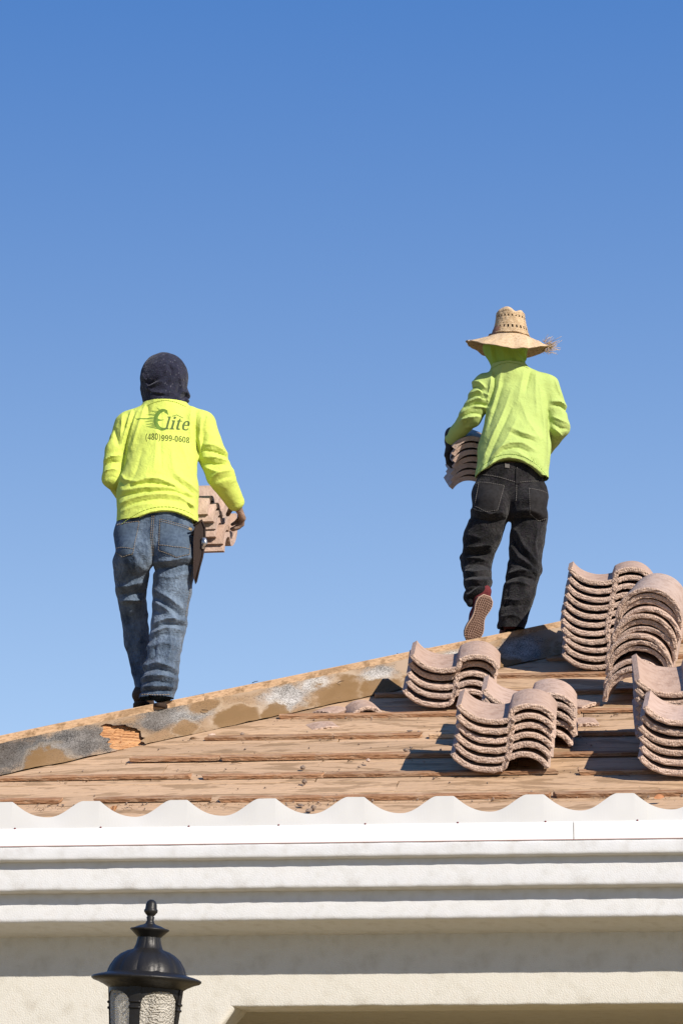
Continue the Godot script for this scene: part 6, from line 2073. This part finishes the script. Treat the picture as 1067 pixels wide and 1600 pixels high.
func build_lamp() -> void:
	var s := 7.5 / 4705.0 * 0.985     # metres per unit of the lantern's proportions below
	var foot := Vector3(-1.3006, 2.1159, -7.402)
	var lamp := base("post_lantern", "black post lantern with a ribbed dome and seeded glass in front of the house", "lantern", Vector3(foot.x, 0, foot.z), YAW + deg_to_rad(-12.0))
	var rim := foot.y
	# the post leans a little to the right
	lamp.basis = Basis(Vector3(sin(YAW), 0, cos(YAW)), deg_to_rad(-3.0)) * lamp.basis
	lamp.position = foot - lamp.basis * Vector3(0, rim, 0)
	var pr := func(list: Array) -> Array:
		return list.map(func(q): return Vector2(q.x * s, rim - (q.y - 1530.0) * s))
	var st := st_new()
	lathe(st, pr.call([Vector2(9, 1448), Vector2(10, 1445), Vector2(7, 1442), Vector2(5.5, 1438), Vector2(6.5, 1433), Vector2(5, 1431.5), Vector2(7, 1429.5), Vector2(10.5, 1425), Vector2(11, 1422), Vector2(9.8, 1420.5), Vector2(9.2, 1419), Vector2(8.8, 1413), Vector2(6.5, 1408), Vector2(3.2, 1405.6), Vector2(0, 1405)]), 32)
	put("finial", done(st), M.lamp_black, lamp)
	st = st_new()
	lathe(st, pr.call([Vector2(17, 1466), Vector2(22, 1461), Vector2(28, 1455.5), Vector2(31, 1453), Vector2(30.5, 1451.5), Vector2(26, 1450.5), Vector2(18, 1447), Vector2(9, 1444)]), 48)
	put("top_cap", done(st), M.lamp_black, lamp)
	st = st_new()
	lathe(st, pr.call([Vector2(63, 1523), Vector2(61.5, 1517), Vector2(58.5, 1510), Vector2(52, 1500), Vector2(43, 1492), Vector2(33, 1486.5), Vector2(24.5, 1484), Vector2(22.5, 1482), Vector2(20, 1475), Vector2(18.5, 1468), Vector2(18, 1463)]), 96, 0.0, TAU, 12, 0.035)
	put("dome", done(st), M.lamp_black, lamp)
	st = st_new()
	lathe(st, pr.call([Vector2(50, 1549), Vector2(58, 1546), Vector2(66, 1541), Vector2(76, 1536.5), Vector2(84, 1534), Vector2(86.5, 1531.5), Vector2(86.5, 1529.5), Vector2(84, 1528), Vector2(76, 1525.5), Vector2(64, 1522.5), Vector2(58, 1518)]), 72)
	put("brim", done(st), M.lamp_black, lamp)
	# cage: four posts, arched frames, bowed glass between them
	var top_r := 57.5
	var foot_r := 47.0
	var y_top := 1547.0
	var y_bot := 1668.0
	var rad := func(y: float) -> float: return lerpf(top_r, foot_r, (y - y_top) / (y_bot - y_top))
	for k in 4:
		var a0 := k * PI * 0.5
		st = st_new()
		# post: a narrow sector with a bead
		for band in [[y_top - 2.0, 1600.0, 0.155, 1.0], [1600.0, y_bot, 0.155, 1.0]]:
			for face in [1.03, 0.93]:
				st.set_smooth_group(0)
				for i in 6:
					var ua: float = a0 - band[2] + 2.0 * band[2] * i / 6.0
					var ub: float = a0 - band[2] + 2.0 * band[2] * (i + 1) / 6.0
					var ra: float = rad.call(band[0]) * face * s
					var rb: float = rad.call(band[1]) * face * s
					var ya: float = rim - (band[0] - 1530.0) * s
					var yb: float = rim - (band[1] - 1530.0) * s
					if face > 1.0:
						quad(st, Vector3(sin(ua) * rb, yb, cos(ua) * rb), Vector3(sin(ub) * rb, yb, cos(ub) * rb), Vector3(sin(ub) * ra, ya, cos(ub) * ra), Vector3(sin(ua) * ra, ya, cos(ua) * ra))
					else:
						quad(st, Vector3(sin(ub) * rb, yb, cos(ub) * rb), Vector3(sin(ua) * rb, yb, cos(ua) * rb), Vector3(sin(ua) * ra, ya, cos(ua) * ra), Vector3(sin(ub) * ra, ya, cos(ub) * ra))
			for e in [-1.0, 1.0]:
				var u: float = a0 + e * band[2]
				var d := Vector3(sin(u), 0, cos(u))
				var p := []
				for q in [[band[1], 0.93], [band[1], 1.03], [band[0], 1.03], [band[0], 0.93]]:
					p.append(d * rad.call(q[0]) * q[1] * s + Vector3.UP * (rim - (q[0] - 1530.0) * s))
				if e > 0:
					quad(st, p[1], p[0], p[3], p[2])
				else:
					quad(st, p[0], p[1], p[2], p[3])
		for yb in [1568.0, 1577.0]:
			var r: float = rad.call(yb) * 1.03 * s
			var pts := []
			for i in 7:
				var u := a0 - 0.165 + 0.33 * i / 6.0
				pts.append(Vector3(sin(u) * r, rim - (yb - 1530.0) * s, cos(u) * r))
			add_tube(st, pts, 2.4 * s, 2.4 * s, 6)
		put("post", done(st), M.lamp_black, lamp)
		# arch filling above each pane
		st = st_new()
		st.set_smooth_group(0)
		var m := 24
		for i in m:
			var ua := a0 + 0.15 + (PI * 0.5 - 0.3) * i / m
			var ub := a0 + 0.15 + (PI * 0.5 - 0.3) * (i + 1) / m
			var low := func(j: int) -> float:
				var w := (float(j) / m - 0.5) * 2.0
				return 1551.0 + 22.0 * (1.0 - pow(maxf(1.0 - pow(absf(w), 2.4), 0.0), 0.5))
			for face in [1.0, 0.95]:
				var q := []
				for cc in [[ua, low.call(i)], [ub, low.call(i + 1)], [ub, y_top - 3.0], [ua, y_top - 3.0]]:
					var r: float = rad.call(cc[1]) * face * s
					q.append(Vector3(sin(cc[0]) * r, rim - (cc[1] - 1530.0) * s, cos(cc[0]) * r))
				if face == 1.0:
					quad(st, q[0], q[1], q[2], q[3])
				else:
					quad(st, q[1], q[0], q[3], q[2])
		put("pane_arch", done(st), M.lamp_black, lamp)
		st = st_new()
		st.set_smooth_group(0)
		var bow := noise(140 + k, 14.0, 2)
		for i in 16:
			for j in 16:
				var q := []
				for cc in [[i, j + 1], [i + 1, j + 1], [i + 1, j], [i, j]]:
					var u: float = a0 + 0.12 + (PI * 0.5 - 0.24) * cc[0] / 16.0
					var y: float = lerpf(y_top, y_bot, cc[1] / 16.0)
					var r: float = rad.call(y) * 0.97 * s + bow.get_noise_2d(u, y * s) * 0.003
					q.append(Vector3(sin(u) * r, rim - (y - 1530.0) * s, cos(u) * r))
				quad(st, q[0], q[1], q[2], q[3])
		put("pane", done(st), M.glass, lamp)
	st = st_new()
	lathe(st, pr.call([Vector2(0, 1720), Vector2(30, 1712), Vector2(34, 1695), Vector2(50, 1682), Vector2(53, 1672), Vector2(48, 1666), Vector2(0, 1664)]), 40)
	put("lamp_base", done(st), M.lamp_black, lamp)
	st = st_new()
	lathe(st, [Vector2(0.0, 0.0), Vector2(0.13, 0.0), Vector2(0.13, 0.05), Vector2(0.09, 0.12), Vector2(0.05, 0.3), Vector2(0.038, 0.4), Vector2(0.035, rim - 190.0 * s), Vector2(0.0, rim - 185.0 * s)].map(func(q): return q), 32)
	put("post", done(st), M.lamp_black, lamp)


# ---------------------------------------------------------------- bits left on the roof

func rock_mesh(size: Vector3, seed_: int) -> ArrayMesh:
	var n := noise(seed_, 1.0, 2)
	var st := st_new()
	st.set_smooth_group(-1)
	var rings := 6
	var sides := 9
	var at := func(i: int, k: int) -> Vector3:
		var la := PI * i / rings - PI * 0.5
		var lo := TAU * (k % sides) / sides
		var d := Vector3(cos(la) * cos(lo), sin(la), cos(la) * sin(lo))
		var r := 1.0 + 0.35 * n.get_noise_3dv(d * 0.9 + Vector3.ONE * seed_)
		return d * r * size * 0.5
	for i in rings:
		for k in sides:
			if i == 0:
				tri(st, at.call(0, k), at.call(1, k), at.call(1, k + 1))
			elif i == rings - 1:
				tri(st, at.call(i, k), at.call(rings, k), at.call(i, k + 1))
			else:
				quad(st, at.call(i, k + 1), at.call(i, k), at.call(i + 1, k), at.call(i + 1, k + 1))
	st.generate_normals()
	return st.commit()


func build_debris() -> void:
	var turn := basis_of(Vector3.RIGHT, slope_n)
	var chips := [
		[Vector3(-1.6027, 3.4157, -12.976), Vector3(0.034, 0.024, 0.03), "chip of broken tile, upper of two grey ones on bare boards at the roof's middle"],
		[Vector3(-1.5613, 3.3177, -12.7089), Vector3(0.030, 0.034, 0.03), "chip of broken tile, lower of two grey ones, standing against a batten"],
		[Vector3(-1.1763, 3.5266, -13.2656), Vector3(0.034, 0.022, 0.03), "tan chip of mortar left of the shadow of the front pile"],
		[Vector3(-1.159, 3.5472, -13.3306), Vector3(0.02, 0.014, 0.02), "tiny tan crumb of mortar touching the chip by the front pile's shadow"],
		[Vector3(-1.3236, 3.4528, -13.0504), Vector3(0.03, 0.02, 0.025), "brown crumb lying on the batten left of the front pile's shadow"],
		[Vector3(-1.1936, 3.6732, -13.665), Vector3(0.04, 0.01, 0.03), "flat pale crumb between the two upper battens left of the front pile"],
		[Vector3(-1.151, 3.6672, -13.6493), Vector3(0.025, 0.01, 0.02), "small pale crumb right of the flat one between the upper battens"],
		[Vector3(-1.4718, 3.1512, -12.2854), Vector3(0.03, 0.03, 0.03), "brown crumb in the dip of the white strip below the two grey chips"],
		[Vector3(-1.4865, 3.1369, -12.2537), Vector3(0.05, 0.02, 0.03), "larger flat crumb in the dip of the white strip below the two grey chips"],
		[Vector3(-1.5325, 3.1703, -12.3464), Vector3(0.05, 0.012, 0.03), "thin grey flake in the dip of the white strip below the two grey chips"],
		[Vector3(-2.1086, 3.6673, -13.6442), Vector3(0.05, 0.016, 0.03), "dark brown crumb under the hip wrapping's joint"],
		[Vector3(-1.9644, 3.667, -13.6376), Vector3(0.03, 0.02, 0.03), "small brown crumb on the topmost left batten below the hip"],
	]
	for i in chips.size():
		var o := put("tile_chip", rock_mesh(chips[i][1] * 0.75, 300 + i * 3), M.stone if i != 4 and i != 10 else M.tile_ends[1])
		o.transform = Transform3D(turn * Basis(Vector3.UP, i * 1.3), chips[i][0])
		tag(o, chips[i][2], "debris", "crumbs on the roof")
	# shards of broken tile
	var shard := tile_mesh(barrel_profile(0.10, -55.0, 60.0), 0.16, 0.02, 401)
	var flat := tile_mesh(barrel_profile(0.25, -16.0, 14.0), 0.12, 0.018, 402)
	for q in [
		[shard, Vector3(-1.4503, 3.8308, -14.0932) + slope_n * -0.055, 0.3, "curved shard of broken tile lying at the foot of the hip"],
		[flat, Vector3(-1.6047, 3.8353, -14.105) + slope_n * -0.232, -0.5, "flat shard of broken tile beside the curved one at the foot of the hip"],
		[flat, Vector3(-1.6105, 3.7234, -13.8128) + slope_n * -0.238, 0.4, "flat shard of broken tile alone on the boards below the hip's foot"],
		[flat, Vector3(-0.4199, 3.8472, -14.1361) + slope_n * -0.225, 0.9, "pale shard of broken tile in front of the leaning ridge tiles"],
		[flat, Vector3(-0.3992, 3.7144, -13.7894) + slope_n * -0.235, 0.2, "small flat shard of tile between the middle pile and the right piles"],
	]:
		var o := MeshInstance3D.new()
		o.name = numbered("tile_shard")
		o.mesh = q[0]
		o.set_surface_override_material(0, M.tiles[1])
		o.set_surface_override_material(1, M.tile_ends[1])
		add_child(o, true)
		o.transform = Transform3D(turn * Basis(Vector3.UP, q[2]), q[1])
		tag(o, q[3], "tile shard")
	# a splinter standing in a dip, and a dry leaf
	var o := put("wood_splinter", plank_mesh(0, 0, 0.075, 0.07, 0.02, 0.012, 0.002, 0.0, 0.004), M.raw_wood)
	o.transform = Transform3D(turn * Basis(Vector3.UP, 1.45) * Basis(Vector3.BACK, 0.2), Vector3(-2.32, 3.133, -12.2154))
	tag(o, "short wood splinter upright in a dip of the white strip, left side", "splinter")
	var st := st_new()
	st.set_smooth_group(0)
	for i in 8:
		var ua := i / 8.0
		var ub := (i + 1) / 8.0
		var wa := 0.011 * sin(PI * pow(ua, 0.8))
		var wb := 0.011 * sin(PI * pow(ub, 0.8))
		for sgn in [-1.0, 1.0]:
			var pa := Vector3(ua * 0.05, 0.01 * sin(ua * PI), 0)
			var pb := Vector3(ub * 0.05, 0.01 * sin(ub * PI), 0)
			var qa := pa + Vector3(0, 0.006, sgn * wa)
			var qb := pb + Vector3(0, 0.006, sgn * wb)
			quad(st, pa, pb, qb, qa) if sgn < 0 else quad(st, pb, pa, qa, qb)
	o = put("dry_leaf", done(st), mat(Color(0.42, 0.19, 0.09), 0.7))
	o.transform = Transform3D(turn * Basis(Vector3.UP, 0.4) * Basis(Vector3.RIGHT, 0.9), Vector3(-0.0807, 3.1731, -12.3203))
	tag(o, "curled orange dry leaf behind the white strip at the right", "leaf")
	# grit and crumbs of mortar scattered over the boards
	st = st_new()
	st.set_smooth_group(-1)
	for k in 900:
		var x := randf_range(-3.0, 0.3)
		var z := randf_range(-14.2, -12.3)
		if k % 3 > 0:
			z = [-12.38, -12.46, -12.86, -13.2, -13.58, -14.0][k % 6] + 0.03 - absf(randfn(0.0, 0.05)) * (1.0 if k % 2 == 0 else -0.6)
		if x < -15.8 - z:
			continue
		var r := 0.0016 + 0.005 * pow(randf(), 3.0)
		var p := on_roof(x, z, r * 0.6 + 0.001)
		var c := []
		for q in [Vector3.RIGHT, Vector3.UP, Vector3.BACK, Vector3.LEFT, Vector3.DOWN, Vector3.FORWARD]:
			c.append(p + (q + Vector3(randf_range(-0.4, 0.4), randf_range(-0.3, 0.3), randf_range(-0.4, 0.4))) * r)
		for f in [[0, 1, 2], [2, 1, 3], [3, 1, 5], [5, 1, 0], [2, 4, 0], [3, 4, 2], [5, 4, 3], [0, 4, 5]]:
			tri(st, c[f[2]], c[f[1]], c[f[0]])
	var grit := put("mortar_grit", done(st), M.stone)
	tag(grit, "grit and mortar crumbs scattered over the bare roof boards", "grit")
	grit.set_meta("kind", "stuff")
	# twigs and dust that gathered behind the strip and along the battens
	st = st_new()
	for k in 240:
		var x := randf_range(-3.0, 0.3)
		var row: float = [-12.36, -12.44, -12.83, -13.17, -13.56][[0, 0, 1, 2, 3, 4][k % 6]]
		if k % 6 < 2:
			x = [-2.6087, -2.3089, -1.5069, -1.9024][k % 4] + randfn(0.0, 0.05)
		var p := on_roof(x, row + randf_range(-0.03, 0.05), 0.006)
		var d := Vector3(randf_range(-1, 1), randf_range(0.0, 0.35), randf_range(-0.6, 0.6)).normalized() * randf_range(0.006, 0.02)
		add_tube(st, [p, p + d * 0.5 + Vector3(0, 0.003, 0), p + d], 0.0009, 0.0006, 4)
	for k in 90:
		var row: float = [-12.42, -12.82, -13.16, -13.55, -13.97][k % 5]
		var x := maxf(randf_range(-3.0, 0.3), -15.75 - row)
		var p := on_roof(x, row + randf_range(-0.06, 0.05), 0.004)
		var d := (Vector3.RIGHT + slope_up * randf_range(-0.6, 0.6)).normalized() * randf_range(0.012, 0.055)
		add_tube(st, [p, p + d * 0.5 + Vector3(0, 0.003, 0), p + d], randf_range(0.0012, 0.0032), 0.0008, 4)
	var tw := put("twig_litter", done(st), mat(Color(0.16, 0.085, 0.04), 0.9))
	tag(tw, "dry twigs and needles caught along the battens and behind the strip", "litter")
	tw.set_meta("kind", "stuff")
